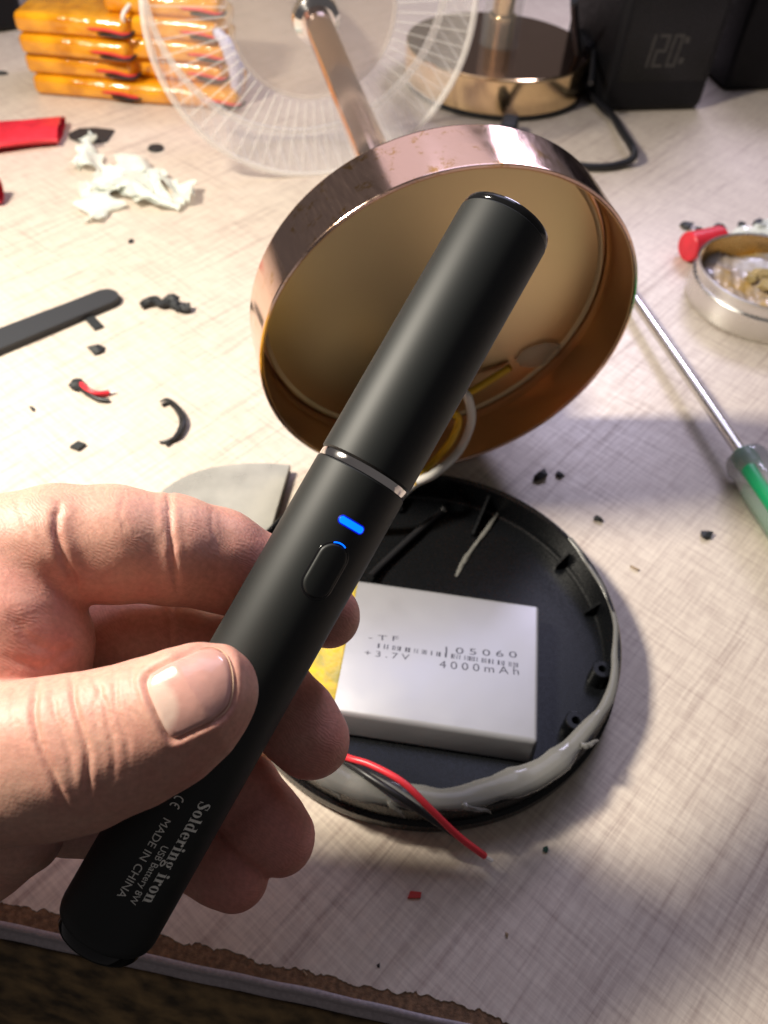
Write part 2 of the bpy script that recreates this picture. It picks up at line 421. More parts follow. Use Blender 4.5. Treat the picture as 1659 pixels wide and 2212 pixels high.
def slice_flat(V2, Fc, ys):
    """cut flat lettering along lines y = const so that it can follow a curved surface"""
    bm = bmesh.new(); vs = [bm.verts.new((x, y, 0)) for x, y in V2]
    for f in Fc:
        try: bm.faces.new([vs[i] for i in f])
        except ValueError: pass
    for y in ys:
        bmesh.ops.bisect_plane(bm, geom=bm.verts[:] + bm.edges[:] + bm.faces[:], plane_co=(0, y, 0), plane_no=(0, 1, 0))
    bm.verts.index_update(); out = np.array([v.co[:2] for v in bm.verts]), [tuple(v.index for v in f.verts) for f in bm.faces]
    bm.free(); return out


# ------------------------------------------------------------------ the table
E1 = unit([109.7, -13.0, 0]); E2 = np.array([-E1[1], E1[0], 0])          # along the front edge, and away from it
T0 = gp(0, 1956)
def tb(a, b, z): return T0 + E1 * a + E2 * b + np.array([0, 0, z])


LAM = 0.3
n = 1700; A = np.linspace(-520, 620, n)
rag = np.zeros(n)
for f, amp in ((0.035, 0.7), (0.11, 0.55), (0.31, 0.45), (0.9, 0.35), (2.1, 0.25)):
    rag += amp * np.interp(A * f, np.arange(-800, 1500), rng.normal(size=2300))
rag -= 0.006 * np.clip(A - 60, 0, 60)
V = []; Fc = []
for i in range(n):
    V += [tb(A[i], rag[i] * 0.75, -LAM), tb(A[i], rag[i] * 0.75 + 0.12, 0), tb(A[i], 9, 0)]
for i in range(n - 1):
    a, b = 3 * i, 3 * i + 3; Fc += [(a, b, b + 1, a + 1), (a + 1, b + 1, b + 2, a + 2)]
o = len(V); V += [tb(-520, 9, 0), tb(620, 9, 0), tb(620, 1000, 0), tb(-520, 1000, 0)]; Fc.append((o, o + 1, o + 2, o + 3))
table = tag(mesh_obj('table_top', V, Fc, 'laminate', smooth=False, origin=(0, 0, 0)), 'pale linen-patterned laminate table top with a chipped front edge', kind='structure')
prof = [(1000, -LAM), (-3.6, -LAM), (-3.6, -16), (1000, -16)]
V = []; Fc = []
for a in (-520, 620): V += [tb(a, b, z - 0.02) for b, z in prof]
for i in range(4): j = (i + 1) % 4; Fc.append((i, j, 4 + j, 4 + i))
Fc += [(0, 1, 2, 3), (4, 5, 6, 7)]
mesh_obj('chipboard_core', V, Fc, 'chipboard', table, smooth=False)
prof = [(-3.3, -0.45), (-3.8, -0.1), (-4.5, -0.2), (-5.0, -0.8), (-5.1, -2.0), (-4.6, -3.4), (-4.6, -7.5), (-5.6, -8.3), (-6.0, -9.2), (-5.7, -10.4), (-4.9, -12.0), (-4.6, -17), (-3.6, -17), (-3.62, -0.9)]
V = []; Fc = []; k = len(prof); aa = np.linspace(-520, 620, 230)
for a in aa:
    w = 0.12 * math.sin(a * 0.09) + 0.08 * math.sin(a * 0.31)
    V += [tb(a, b + w, z + 0.3 * w) for b, z in prof]
for i in range(len(aa) - 1):
    for j in range(k): Fc.append((i * k + j, i * k + (j + 1) % k, (i + 1) * k + (j + 1) % k, (i + 1) * k + j))
mesh_obj('edge_trim', V, Fc, 'trim', table, sharp=50)

# cloth hanging below the edge, and the dark below it
V = []; Fc = []; na, nb = 200, 26
for i in range(na):
    a = -260 + 620 * i / (na - 1)
    for j in range(nb):
        t = j / (nb - 1); fold = 2.2 * math.sin(a * 0.12 + 1.5 * math.sin(a * 0.03)) * t + 0.9 * math.sin(a * 0.43 + t * 3) * t
        low = 62 + 8 * math.sin(a * 0.02 + 0.6) + 0.14 * max(a, -60)
        V.append(tb(a, -4.8 - (9 + 0.055 * (a + 94)) * t + fold * 0.5, -17.5 - low * t ** 1.2 + fold * 0.6))
for i in range(na - 1):
    for j in range(nb - 1): q = i * nb + j; Fc.append((q, q + nb, q + nb + 1, q + 1))
cl = tag(mesh_obj('hanging_cloth', V, Fc, 'cloth'), 'dark brown patterned cloth hanging below the chipped front edge of the table', 'cloth')
sm = cl.modifiers.new('thickness', 'SOLIDIFY'); sm.thickness = 0.0008
V = [np.array([x, y, -420.0]) for x, y in ((-900, -700), (900, -700), (900, 1200), (-900, 1200))]
tag(mesh_obj('floor', V, [(0, 1, 2, 3)], 'black_floor', smooth=False), 'black floor far below the table edge', kind='structure')

# ------------------------------------------------------------------ the soldering iron
PB, PT = cp(221, 2012, 154), cp(1096, 478, 168)
PA = unit(PT - PB); PL = float(np.linalg.norm(PT - PB)); PR = 10.0
pw = CAM - (PB + PT) / 2; pw = unit(pw - PA * (pw @ PA)); pv = np.cross(pw, PA)
if pv @ R_ < 0: pv = -pv


def pen_pt(s, th, r): return PB + PA * s + r * (math.cos(th) * pw + math.sin(th) * pv)


def pen_hit(x, y):
    """where the sight line through a picture point meets the barrel: (distance from the butt, angle)"""
    d = unit(ray(x, y)); o = CAM - PB; dp = d - PA * (d @ PA); op = o - PA * (o @ PA)
    a, b, c = dp @ dp, 2 * dp @ op, op @ op - PR * PR; t = (-b - math.sqrt(max(b * b - 4 * a * c, 0))) / (2 * a); q = o + d * t
    return float(q @ PA), math.atan2(q @ pv, q @ pw)


iron = thing('soldering_iron', PB, 'black pen-shaped cordless soldering iron held in the hand, blue light glowing', 'soldering iron')
sr = pen_hit(791, 1012)[0]                                   # the chrome ring
V, Fc = lathe([(0, 0.9), (8.8, 0.9), (9.15, 1.0), (9.6, 1.5), (9.88, 2.4), (PR, 3.4), (PR, sr - 1.3), (9.8, sr - 1.05), (9.3, sr - 1.0), (9.3, sr - 4), (0, sr - 4)], PB, PA, 160)
body = mesh_obj('barrel', V, Fc, 'pen', iron, sharp=30)
V, Fc = lathe([(0, -1.7), (7.6, -1.65), (8.2, -1.4), (8.6, -0.8), (8.75, 0.85), (8.4, 1.2), (0, 1.2)], PB, PA, 128)
mesh_obj('end_plug', V, Fc, 'pen_gloss', iron)
V, Fc = lathe([(9.3, sr - 0.95), (9.78, sr - 0.9), (9.85, sr - 0.5), (9.85, sr + 0.4), (9.78, sr + 0.7), (9.3, sr + 0.75)], PB, PA, 160, close=True)
mesh_obj('metal_ring', V, Fc, 'chrome', iron)
V, Fc = lathe([(9.2, sr + 0.8), (9.7, sr + 0.8), (PR + 0.12, sr + 1.2), (PR + 0.12, PL - 2.4), (9.9, PL - 2.1), (9.5, PL - 2.0), (0, PL - 2.0)], PB, PA, 160)
mesh_obj('cap', V, Fc, 'pen', iron, sharp=30)
V, Fc = lathe([(9.3, PL - 2.6), (9.85, PL - 1.9), (9.95, PL - 1.2), (9.7, PL - 0.4), (9.0, PL), (8.2, PL), (7.6, PL - 0.5), (0, PL - 0.5)], PB, PA, 160)
mesh_obj('cap_end_band', V, Fc, 'pen_gloss', iron, sharp=50)


def barrel_patch(name, s0, s1, thc, half, top, base, m, parent, corner, chamf=0.25, nr=40, nc=14):
    """a raised stadium on the barrel, half = half width in mm"""
    V = []; Fc = []; rows = []
    for lev, (ins, h) in enumerate(((0.0, base), (0.02, top - chamf * 0.7), (chamf, top))):
        for i in range(nr + 1):
            u = i / nr; u = 0.5 - 0.5 * math.cos(math.pi * u)
            s = s0 + ins + (s1 - s0 - 2 * ins) * u; e = min(s - s0 - ins, s1 - ins - s); c = corner - ins * 0.5
            w = half - ins
            if e < c: w = w - c + math.sqrt(max(c * c - (c - e) ** 2, 0))
            rows.append((lev, i, s, max(w, 0.02), h))
    idx = {}
    for lev, i, s, w, h in rows:
        cols = range(nc + 1) if lev == 2 else (0, nc)
        for j in cols:
            x = -w + 2 * w * j / nc; idx[(lev, i, j)] = len(V); V.append(pen_pt(s, thc + x / PR, PR + h))
    for i in range(nr):
        for j in range(nc): Fc.append((idx[2, i, j], idx[2, i + 1, j], idx[2, i + 1, j + 1], idx[2, i, j + 1]))
        for a in (0, 1):
            for j in (0, nc): Fc.append((idx[a, i, j], idx[a, i + 1, j], idx[a + 1, i + 1, j], idx[a + 1, i, j]))
    return mesh_obj(name, V, Fc, m, parent, sharp=60)


sl, tl = pen_hit(760, 1134)
sl0, tl0 = pen_hit(738, 1122); sl1, tl1 = pen_hit(782, 1147)
hw = 0.5 * abs(tl1 - tl0) * PR
sb1, tb1 = pen_hit(731, 1176); sb0, tb0 = pen_hit(676, 1292)
barrel_patch('light_halo', sl - 1.0, sl + 1.0, tl, hw + 0.62, 0.02, -0.3, 'blue_halo', iron, 0.98, 0.04)  # added halo patch standing in for the blue glow on the barrel
barrel_patch('indicator_light', sl - 0.72, sl + 0.72, tl, hw + 0.35, 0.05, -0.3, 'blue_led', iron, 0.7, 0.05)
bh = 3.0
barrel_patch('button_surround', sb0 - 0.45, sb1 + 0.45, tl, bh + 0.45, 0.03, -0.3, 'pen_gloss', iron, bh + 0.3, 0.1)
button = barrel_patch('button', sb0, sb1, tl, bh, 0.26, -0.3, 'pen', iron, bh - 0.1, 0.35)
arc = [pen_pt(sb1 + 0.35 - 0.10 * (k * 2.0) ** 2 * 1.2, tl + k * 1.5 / PR, PR + 0.10) for k in np.linspace(-0.95, 0.75, 11)]
V, Fc = tube(arc, 0.13, 8, 4); mesh_obj('button_light', V, Fc, 'blue_led', iron)


# lettering: heavy serif letters are drawn from simple strokes, x-height 1
def ell(cx, cy, rx, ry, a0=0, a1=360, n=40): return [(cx + rx * math.cos(math.radians(a0 + (a1 - a0) * i / n)), cy + ry * math.sin(math.radians(a0 + (a1 - a0) * i / n))) for i in range(n + 1)]


def ring2(cx, cy, ro, io, a0=0, a1=360, n=44):
    A_ = ell(cx, cy, ro[0], ro[1], a0, a1, n); B_ = ell(cx, cy, io[0], io[1], a0, a1, n)
    return A_ + B_, [(i, i + 1, n + 2 + i, n + 1 + i) for i in range(n)]


def rc(x0, y0, x1, y1): return [(x0, y0), (x1, y0), (x1, y1), (x0, y1)], [(0, 1, 2, 3)]
def stroke(P, W):
    P = np.array(P, float); V = []; n = len(P)
    for i in range(n):
        t = P[min(i + 1, n - 1)] - P[max(i - 1, 0)]; t = t / np.linalg.norm(t); nn = np.array([-t[1], t[0]]); V += [tuple(P[i] + nn * W[i] / 2), tuple(P[i] - nn * W[i] / 2)]
    return V, [(2 * i, 2 * i + 1, 2 * i + 3, 2 * i + 2) for i in range(n - 1)]


def glyph(ch):
    sw, th = 0.31, 0.075
    foot = lambda x: rc(x - 0.12, 0, x + sw + 0.12, th)
    if ch == 'o': return 0.98, [ring2(0.47, 0.5, (0.45, 0.52), (0.15, 0.44))]
    if ch == 'l': return 0.62, [rc(0.14, 0, 0.14 + sw, 1.5), foot(0.14), rc(0.02, 1.43, 0.14, 1.5)]
    if ch == 'i': return 0.62, [rc(0.14, 0, 0.14 + sw, 1.0), foot(0.14), rc(0.02, 0.93, 0.14, 1.0), (ell(0.29, 1.3, 0.19, 0.19), [tuple(range(40))])]
    if ch == 'd': return 1.10, [ring2(0.42, 0.5, (0.39, 0.52), (0.11, 0.43), 55, 305), rc(0.6, 0, 0.6 + sw, 1.5), rc(0.46, 1.43, 0.6, 1.5), rc(0.9, 0, 1.02, th)]
    if ch == 'e': return 0.92, [ring2(0.45, 0.5, (0.43, 0.52), (0.14, 0.44), 0, 318), rc(0.3, 0.47, 0.86, 0.55)]
    if ch == 'r': return 0.86, [rc(0.12, 0, 0.12 + sw, 1.0), foot(0.12), rc(0.0, 0.93, 0.12, 1.0), stroke([(0.42, 0.6), (0.5, 0.86), (0.62, 0.97), (0.74, 0.94)], [0.06, 0.1, 0.1, 0.1]), (ell(0.7, 0.82, 0.155, 0.155), [tuple(range(40))])]
    if ch == 'n': return 1.16, [rc(0.12, 0, 0.12 + sw, 1.0), foot(0.12), rc(0.0, 0.93, 0.12, 1.0), rc(0.68, 0, 0.68 + sw, 0.72), foot(0.68),
                               stroke([(0.40, 0.66), (0.5, 0.88), (0.66, 0.97), (0.82, 0.90), (0.86, 0.7)], [0.06, 0.09, 0.12, 0.26, 0.28])]
    if ch == 'g': return 0.98, [ring2(0.42, 0.66, (0.37, 0.36), (0.12, 0.29)), ring2(0.44, -0.16, (0.42, 0.26), (0.24, 0.12)), stroke([(0.3, 0.34), (0.17, 0.2), (0.3, 0.07), (0.6, 0.06)], [0.06, 0.14, 0.16, 0.2]),
                               stroke([(0.66, 0.9), (0.78, 1.0), (0.92, 0.96)], [0.06, 0.08, 0.14])]
    if ch == 'S': return 1.08, [stroke([(0.86, 1.1), (0.8, 1.28), (0.64, 1.42), (0.46, 1.44), (0.28, 1.36), (0.22, 1.16), (0.34, 0.98), (0.54, 0.80), (0.74, 0.62), (0.84, 0.40), (0.76, 0.16), (0.54, 0.03), (0.34, 0.05), (0.18, 0.2), (0.1, 0.42)],
                                      [0.05, 0.06, 0.09, 0.11, 0.20, 0.29, 0.33, 0.36, 0.36, 0.31, 0.2, 0.1, 0.09, 0.07, 0.05]), rc(0.82, 1.02, 0.88, 1.48), rc(0.07, 0.0, 0.13, 0.48)]
    return 0.5, []


def serif_line(s):
    V = []; Fc = []; x = 0
    for ch in s:
        w, parts = glyph(ch)
        for v, f in parts:
            o = len(V); V += [(x + a, b) for a, b in v]; Fc += [tuple(i + o for i in q) for q in f]
        x += w + 0.04
    return np.array(V), Fc, x


def barrel_text(name, V2, Fc, width, p0, p1, height_mm, parent, cap=1.0):
    """lay a flat line of lettering along the barrel from picture point p0 to p1 (its baseline)"""
    s0, t0 = pen_hit(*p0); s1, t1 = pen_hit(*p1); k = (s0 - s1) / width; hy = height_mm / cap
    V2, Fc = slice_flat(V2, Fc, [y for y in np.arange(-0.4, 1.6, 0.22)])
    W = []
    for i, (x, y) in enumerate(V2):
        u = x / width; W.append(pen_pt(s0 - x * k, t0 + (t1 - t0) * u + y * hy / PR, PR + 0.035))
    return mesh_obj(name, W, Fc, 'print', parent, smooth=False)


def bt(a, t): return (a * 0.873 - t * 0.487, a * 0.487 + t * 0.873)      # across the barrel, along it


V2, Fc, w = serif_line('Soldering iron'); barrel_text('lettering', V2, Fc, w, bt(1221, 1300), bt(1217, 1553), 1.72, iron)
V2, Fc = font_mesh('MADE IN CHINA'); barrel_text('lettering', V2, Fc, V2[:, 0].max(), bt(1170, 1370), bt(1163, 1567), 1.5, iron)
V2, Fc = font_mesh('USB Battery 8W'); barrel_text('lettering', V2, Fc, V2[:, 0].max(), bt(1196, 1424), bt(1194, 1568), 1.3, iron)
# conformity mark: two rounded letters
V = []; Fc = []
for k, (v, f) in enumerate((ring2(0.5, 0.5, (0.5, 0.5), (0.36, 0.36), 70, 290), ring2(1.55, 0.5, (0.5, 0.5), (0.36, 0.36), 70, 290), rc(1.1, 0.43, 1.5, 0.57))):
    o = len(V); V += v; Fc += [tuple(i + o for i in q) for q in f]
barrel_text('conformity_mark', np.array(V), Fc, 1.75, bt(1168, 1313), bt(1167, 1341), 1.9, iron)

# ------------------------------------------------------------------ the hand
VOX = 0.44
def cc(x, y, d): return np.array([(x - PW / 2) / FPX * d, (PH / 2 - y) / FPX * d, d])      # camera-space millimetres


def chain(pts): return [(cc(x, y, d), r) for x, y, d, r in pts]


HAND = {
    'thumb': (chain([(-420, 1640, 158, 15.5), (-250, 1668, 146, 15), (-100, 1668, 138, 13.6), (10, 1652, 136.5, 13.1), (90, 1640, 136, 13.2), (180, 1623, 136, 12.9), (280, 1590, 136, 11.9), (365, 1553, 135.7, 10.9), (430, 1512, 135.7, 9.5), (476, 1482, 136.6, 6.1)]), 1.18, 2.5),
    'pad': (chain([(300, 1600, 139, 8.5), (380, 1555, 142, 8.0), (440, 1512, 143.5, 7.0)]), 1.0, 3.0),
    'index': (chain([(-330, 1290, 172, 13), (-180, 1240, 160, 12.5), (20, 1195, 157, 11.6), (120, 1180, 158, 11.9), (250, 1175, 161, 11.7), (370, 1188, 166, 11.4), (470, 1208, 172, 10.8), (600, 1266, 178, 9.7), (708, 1330, 179, 7.3)]), 1.0, 2.0),
    'middle': (chain([(-330, 1400, 182, 13), (-100, 1385, 178, 11.5), (120, 1385, 178, 11), (280, 1396, 179, 10.6), (370, 1402, 180, 10.2), (470, 1425, 181, 10.0), (580, 1495, 181, 9.6), (640, 1560, 180, 9.3), (670, 1597, 179, 8.9)]), 1.0, 2.0),
    'ring': (chain([(-330, 1560, 186, 12.5), (-60, 1560, 186, 11), (180, 1570, 186, 10.3), (380, 1605, 184, 9.8), (512, 1704, 182, 9.1), (570, 1775, 180, 8.7), (603, 1811, 179, 8.1)]), 1.0, 2.0),
    'little': (chain([(-300, 1700, 178, 12), (-30, 1740, 176, 8.8), (150, 1766, 174, 7.6), (300, 1790, 178, 7.8), (425, 1842, 179, 7.8), (475, 1875, 178, 7.5), (511, 1897, 177, 7.1)]), 1.0, 2.0),
    'web': (chain([(-160, 1300, 158, 16), (15, 1250, 155, 9.5), (10, 1330, 153, 12.0), (35, 1400, 154, 12.6), (20, 1480, 153, 12.0), (-150, 1560, 156, 15)]), 1.0, 6.0),
    'heel': (chain([(-320, 1720, 172, 16), (-120, 1850, 168, 10.5), (-40, 1850, 165, 9.0), (52, 1805, 160, 7.8)]), 1.0, 4.0),
    'palm': (chain([(-300, 1330, 178, 18), (-340, 1480, 180, 22), (-330, 1640, 176, 20), (-520, 1640, 182, 25), (-700, 1690, 185, 26)]), 1.0, 8.0),
}


def chain_sdf(P, spec):
    pts, flat, k = spec; out = None
    for (a, ra), (b, rb) in zip(pts, pts[1:]):
        ba = b - a; pa = P - a; sq = np.array([1, 1, flat]); bs = ba * sq; ps = pa * sq
        t = np.clip((ps @ bs) / (bs @ bs), 0, 1)
        d = np.linalg.norm(ps - t[..., None] * bs, axis=-1) - (ra + (rb - ra) * t)
        if out is None: out = d
        else:
            h = np.clip(0.5 + 0.5 * (out - d) / k, 0, 1); out = out * (1 - h) + d * h - k * h * (1 - h)
    return out


def smin(a, b, k):
    h = np.clip(0.5 + 0.5 * (b - a) / k, 0, 1); return b * (1 - h) + a * h - k * h * (1 - h)


allp = np.array([p for s in HAND.values() for p, r in s[0]]); rad = max(r for s in HAND.values() for p, r in s[0])
lo = allp.min(0) - rad - 2; hi = allp.max(0) + rad + 2
dims = np.ceil((hi - lo) / VOX).astype(int) + 1
fld = np.full(dims, 8.0, np.float32)
ORDER = [('palm', 8.0), ('heel', 4.0), ('little', 0.8), ('ring', 0.8), ('middle', 0.8), ('web', 2.2), ('index', 1.6), ('thumb', 1.2), ('pad', 4.0)]
for nm, k in ORDER:
    pts = np.array([p for p, r in HAND[nm][0]]); r = max(r for p, r in HAND[nm][0]) + 9
    i0 = np.maximum(np.floor((pts.min(0) - r - lo) / VOX).astype(int), 0); i1 = np.minimum(np.ceil((pts.max(0) + r - lo) / VOX).astype(int), dims - 1)
    ax_ = [lo[q] + VOX * np.arange(i0[q], i1[q] + 1) for q in range(3)]
    for s0_ in range(0, len(ax_[0]), 24):
        xs = ax_[0][s0_:s0_ + 24]
        G = np.stack(np.meshgrid(xs, ax_[1], ax_[2], indexing='ij'), -1).astype(np.float32)
        d = np.minimum(chain_sdf(G, HAND[nm]), 8.0)
        sl_ = (slice(i0[0] + s0_, i0[0] + s0_ + len(xs)), slice(i0[1], i1[1] + 1), slice(i0[2], i1[2] + 1))
        fld[sl_] = np.minimum(smin(fld[sl_], d.astype(np.float32), k), fld[sl_])


def surface_nets(f):
    ins = f < 0; n0, n1, n2 = f.shape
    cnt = np.zeros((n0 - 1, n1 - 1, n2 - 1), np.int8)
    for a in (0, 1):
        for b in (0, 1):
            for c in (0, 1): cnt += ins[a:n0 - 1 + a, b:n1 - 1 + b, c:n2 - 1 + c]
    act = np.argwhere((cnt > 0) & (cnt < 8)); vid = np.full(cnt.shape, -1, np.int32); vid[tuple(act.T)] = np.arange(len(act))
    acc = np.zeros((len(act), 3)); w = np.zeros(len(act)); cor = [(a, b, c) for a in (0, 1) for b in (0, 1) for c in (0, 1)]
    val = {q: f[tuple((act + q).T)] for q in cor}
    for q in cor:
        for x in range(3):
            if q[x] == 0:
                p = list(q); p[x] = 1; p = tuple(p); a, b = val[q], val[p]; m = (a < 0) != (b < 0)
                t = np.where(m, a / np.where(m, a - b, 1), 0); pos = np.tile(np.array(q, float), (len(act), 1)); pos[:, x] += t
                acc[m] += pos[m]; w[m] += 1
    V = act + acc / w[:, None]; Q = []
    for x in range(3):
        y, z = (x + 1) % 3, (x + 2) % 3
        sl0 = [slice(1, s - 1) for s in f.shape]; sl0[x] = slice(0, f.shape[x] - 1); sl1 = list(sl0); sl1[x] = slice(1, f.shape[x])
        a, b = ins[tuple(sl0)], ins[tuple(sl1)]; e = np.argwhere(a != b); off = np.array([1, 1, 1]); off[x] = 0; e = e + off
        fl = ins[tuple(e.T)]
        ids = []
        for dy, dz in ((0, 0), (1, 0), (1, 1), (0, 1)):
            g = e.copy(); g[:, y] -= dy; g[:, z] -= dz; ids.append(vid[tuple(g.T)])
        q = np.stack(ids, 1); q[~fl] = q[~fl][:, ::-1]; Q.append(q)
    return V, np.concatenate(Q)


V, Q = surface_nets(fld); V = lo + V * VOX
def edges_avg(V, Q, it, lam):
    nv = len(V)
    E = np.concatenate([Q[:, [0, 1]], Q[:, [1, 2]], Q[:, [2, 3]], Q[:, [3, 0]]]); E = np.concatenate([E, E[:, ::-1]])
    dg = np.bincount(E[:, 0], minlength=nv)[:, None]
    for _ in range(it):
        s = np.stack([np.bincount(E[:, 0], weights=V[E[:, 1], c], minlength=nv) for c in range(3)], 1); V = V + lam * (s / dg - V)
    return V
V = edges_avg(V, Q, 4, 0.5)


def vnormals(V, Q):
    nrm = np.cross(V[Q[:, 2]] - V[Q[:, 0]], V[Q[:, 3]] - V[Q[:, 1]]); N = np.zeros_like(V)
    for j in range(4):
        for c in range(3): N[:, c] += np.bincount(Q[:, j], weights=nrm[:, c], minlength=len(V))
    return N / np.maximum(np.linalg.norm(N, axis=1, keepdims=True), 1e-9)


N = vnormals(V, Q)
px = PW / 2 + FPX * V[:, 0] / V[:, 2]; py = PH / 2 - FPX * V[:, 1] / V[:, 2]
if ((N * V).sum(1) < 0).mean() < 0.5 and False: N = -N
own = np.argmin(np.stack([chain_sdf(V, HAND[k]) for k, _ in ORDER]), 0); names = [k for k, _ in ORDER]
face = (N * V).sum(1) / np.linalg.norm(V, axis=1)
sgn = 1.0 if np.sum((face < 0) & (own == names.index('thumb')) & (V[:, 2] < 137)) > np.sum((face > 0) & (own == names.index('thumb')) & (V[:, 2] < 137)) else -1.0
N *= sgn; face *= sgn                                          # outward normals; face < 0 looks at the camera


def poly_dist(x, y, P):
    best = np.full(len(x), 1e9)
    for (ax, ay), (bx, by) in zip(P, P[1:]):
        dx, dy = bx - ax, by - ay; t = np.clip(((x - ax) * dx + (y - ay) * dy) / (dx * dx + dy * dy), 0, 1)
        best = np.minimum(best, np.hypot(x - ax - t * dx, y - ay - t * dy))
    return best


def wig(P, amp=3.0, n=6):
    r = np.random.default_rng(int(P[0][0] * 7 + P[0][1])); Q_ = [np.array(p, float) for p in spline([(a, b, 0) for a, b in P], n)]
    return [(q[0] + r.normal() * amp, q[1] + r.normal() * amp * 0.4) for q in Q_]


disp = np.zeros(len(V))
CREASE = [  # finger, picture-plane path on its skin, depth mm, half width mm
    ('thumb', [(80, 1474), (72, 1535), (81, 1591), (103, 1651), (131, 1710), (150, 1760)], 0.75, 0.62), ('thumb', [(156, 1466), (162, 1525), (175, 1575), (189, 1624), (190, 1690), (186, 1745)], 0.72, 0.58),
    ('thumb', [(112, 1495), (122, 1545), (139, 1591), (150, 1640), (158, 1690)], 0.30, 0.5), ('thumb', [(202, 1462), (225, 1519), (238, 1565), (246, 1631), (244, 1690)], 0.34, 0.5),
    ('thumb', [(246, 1455), (255, 1542), (274, 1591), (280, 1640)], 0.28, 0.5), ('thumb', [(284, 1455), (292, 1500), (310, 1540)], 0.2, 0.45), ('thumb', [(30, 1480), (26, 1540), (34, 1600)], 0.14, 0.5),
    ('thumb', [(215, 1480), (206, 1530), (214, 1580)], 0.16, 0.4), ('thumb', [(268, 1475), (276, 1520), (292, 1556)], 0.16, 0.4), ('thumb', [(140, 1500), (146, 1540), (152, 1560)], 0.18, 0.5), ('thumb', [(300, 1470), (304, 1510)], 0.12, 0.4),
    ('index', [(128, 1090), (122, 1139), (136, 1200), (174, 1288)], 0.9, 0.8), ('web', [(128, 1110), (122, 1139), (136, 1200), (174, 1288)], 0.7, 0.8),
    ('index', [(366, 1062), (367, 1110), (371, 1180), (384, 1290)], 0.75, 0.65), ('index', [(352, 1075), (356, 1120), (352, 1170)], 0.2, 0.5), ('index', [(40, 1085), (52, 1130), (70, 1165)], 0.25, 0.6),
    ('index', [(268, 1075), (262, 1110), (270, 1150)], 0.15, 0.5), ('index', [(455, 1100), (462, 1150), (474, 1200)], 0.12, 0.5),
    ('middle', [(367, 1290), (368, 1350), (374, 1430)], 0.6, 0.7), ('web', [(20, 1330), (90, 1400), (180, 1400)], 0.25, 1.0), ('web', [(10, 1420), (90, 1440), (170, 1390)], 0.3, 0.9),
]
for fn, P, dep, wd_ in CREASE:
    dep *= 0.68; wd_ *= 0.82
    sel = np.where((own == names.index(fn)) & (face < 0.15))[0]
    P = wig(P, 1.0 if dep > 0.4 else 2.0); dd = poly_dist(px[sel], py[sel], P) * V[sel, 2] / FPX
    along = np.array(P[-1]) - np.array(P[0]); tt_ = ((px[sel] - P[0][0]) * along[0] + (py[sel] - P[0][1]) * along[1]) / (along @ along)
    dep = dep * np.clip(np.minimum(tt_ + 0.12, 1.05 - tt_) * 4.0, 0, 1)
    disp[sel] += -dep * np.exp(-(dd / wd_) ** 2) + 0.30 * dep * np.exp(-((dd - 2.6 * wd_) / (1.6 * wd_)) ** 2)

# the nail: its outline on the thumb, in picture units
NAIL = [(320, 1456), (314, 1476), (322, 1505), (342, 1552), (362, 1588), (378, 1597), (413, 1582), (463, 1557), (492, 1532), (503, 1502), (505, 1466), (498, 1430), (484, 1408), (460, 1397), (425, 1402), (385, 1420), (345, 1440)]
NS = spline([np.array([a, b, 0.0]) for a, b in NAIL + NAIL[:1]], 6)[:-1]; NP = [(p[0], p[1]) for p in NS]


def inside(x, y, P):
    r = np.zeros(len(x), bool); j = len(P) - 1
    for i in range(len(P)):
        xi, yi = P[i]; xj, yj = P[j]; c = ((yi > y) != (yj > y)) & (x < (xj - xi) * (y - yi) / (yj - yi + 1e-12) + xi); r ^= c; j = i
    return r


sel = np.where((own == names.index('thumb')) & (face < 0.2) & (V[:, 2] < 137))[0]
nd = poly_dist(px[sel], py[sel], NP + NP[:1]) * V[sel, 2] / FPX; ni = inside(px[sel], py[sel], NP)
disp[sel] += np.where(ni, -0.75 + 0.35 * np.exp(-(nd / 0.6) ** 2), 0.34 * np.exp(-((nd - 1.0) / 0.9) ** 2) - 0.42 * np.exp(-(nd / 0.42) ** 2))
# soft unevenness of flesh
for sc_, am in ((7.0, 0.16), (3.2, 0.06)):
    q = V / sc_; disp += am * (np.sin(q[:, 0] * 1.3 + 1.1 * np.sin(q[:, 1] * 1.7)) * np.sin(q[:, 1] * 1.5 + np.sin(q[:, 2] * 1.2)) + 0.5 * np.sin(q[:, 2] * 2.1 + q[:, 0]))
Vd = V + N * disp[:, None]

# colour of the flesh: redder at tips, joints and inside the grip
flush = np.full(len(V), 0.16)
for c, r, a in ((cc(476, 1500, 135), 11, 0.22), (cc(708, 1330, 175), 16, 0.45), (cc(672, 1590, 175), 19, 0.45), (cc(600, 1800, 175), 19, 0.5), (cc(500, 1890, 173), 18, 0.5), (cc(50, 1360, 146), 16, 0.45), (cc(180, 1600, 128), 12, 0.10), (cc(560, 1190, 165), 12, 0.35), (cc(380, 1620, 135), 10, 0.28)):
    flush += a * np.exp(-(np.linalg.norm(V - c, axis=1) / r) ** 2)
ridge = np.where((own == names.index('thumb')) | (own == names.index('pad')), 0.10, 0.8)
to_w = np.stack([R_, U_, F_])
Vw = CAM + Vd @ to_w
hand_o = Vw[:, :].mean(0); hand_o[2] = Vw[:, 2].min()
hand = thing('hand', hand_o, 'bare hand gripping the black soldering iron, thumb across its barrel, fingers curled behind it', 'hand')
me = bpy.data.meshes.new('skin'); me.vertices.add(len(Vw)); me.vertices.foreach_set('co', ((Vw - hand_o) * S).ravel())
Qo = Q if sgn > 0 else Q[:, ::-1]
me.loops.add(len(Qo) * 4); me.loops.foreach_set('vertex_index', Qo.ravel().astype(np.int32)); me.polygons.add(len(Qo))
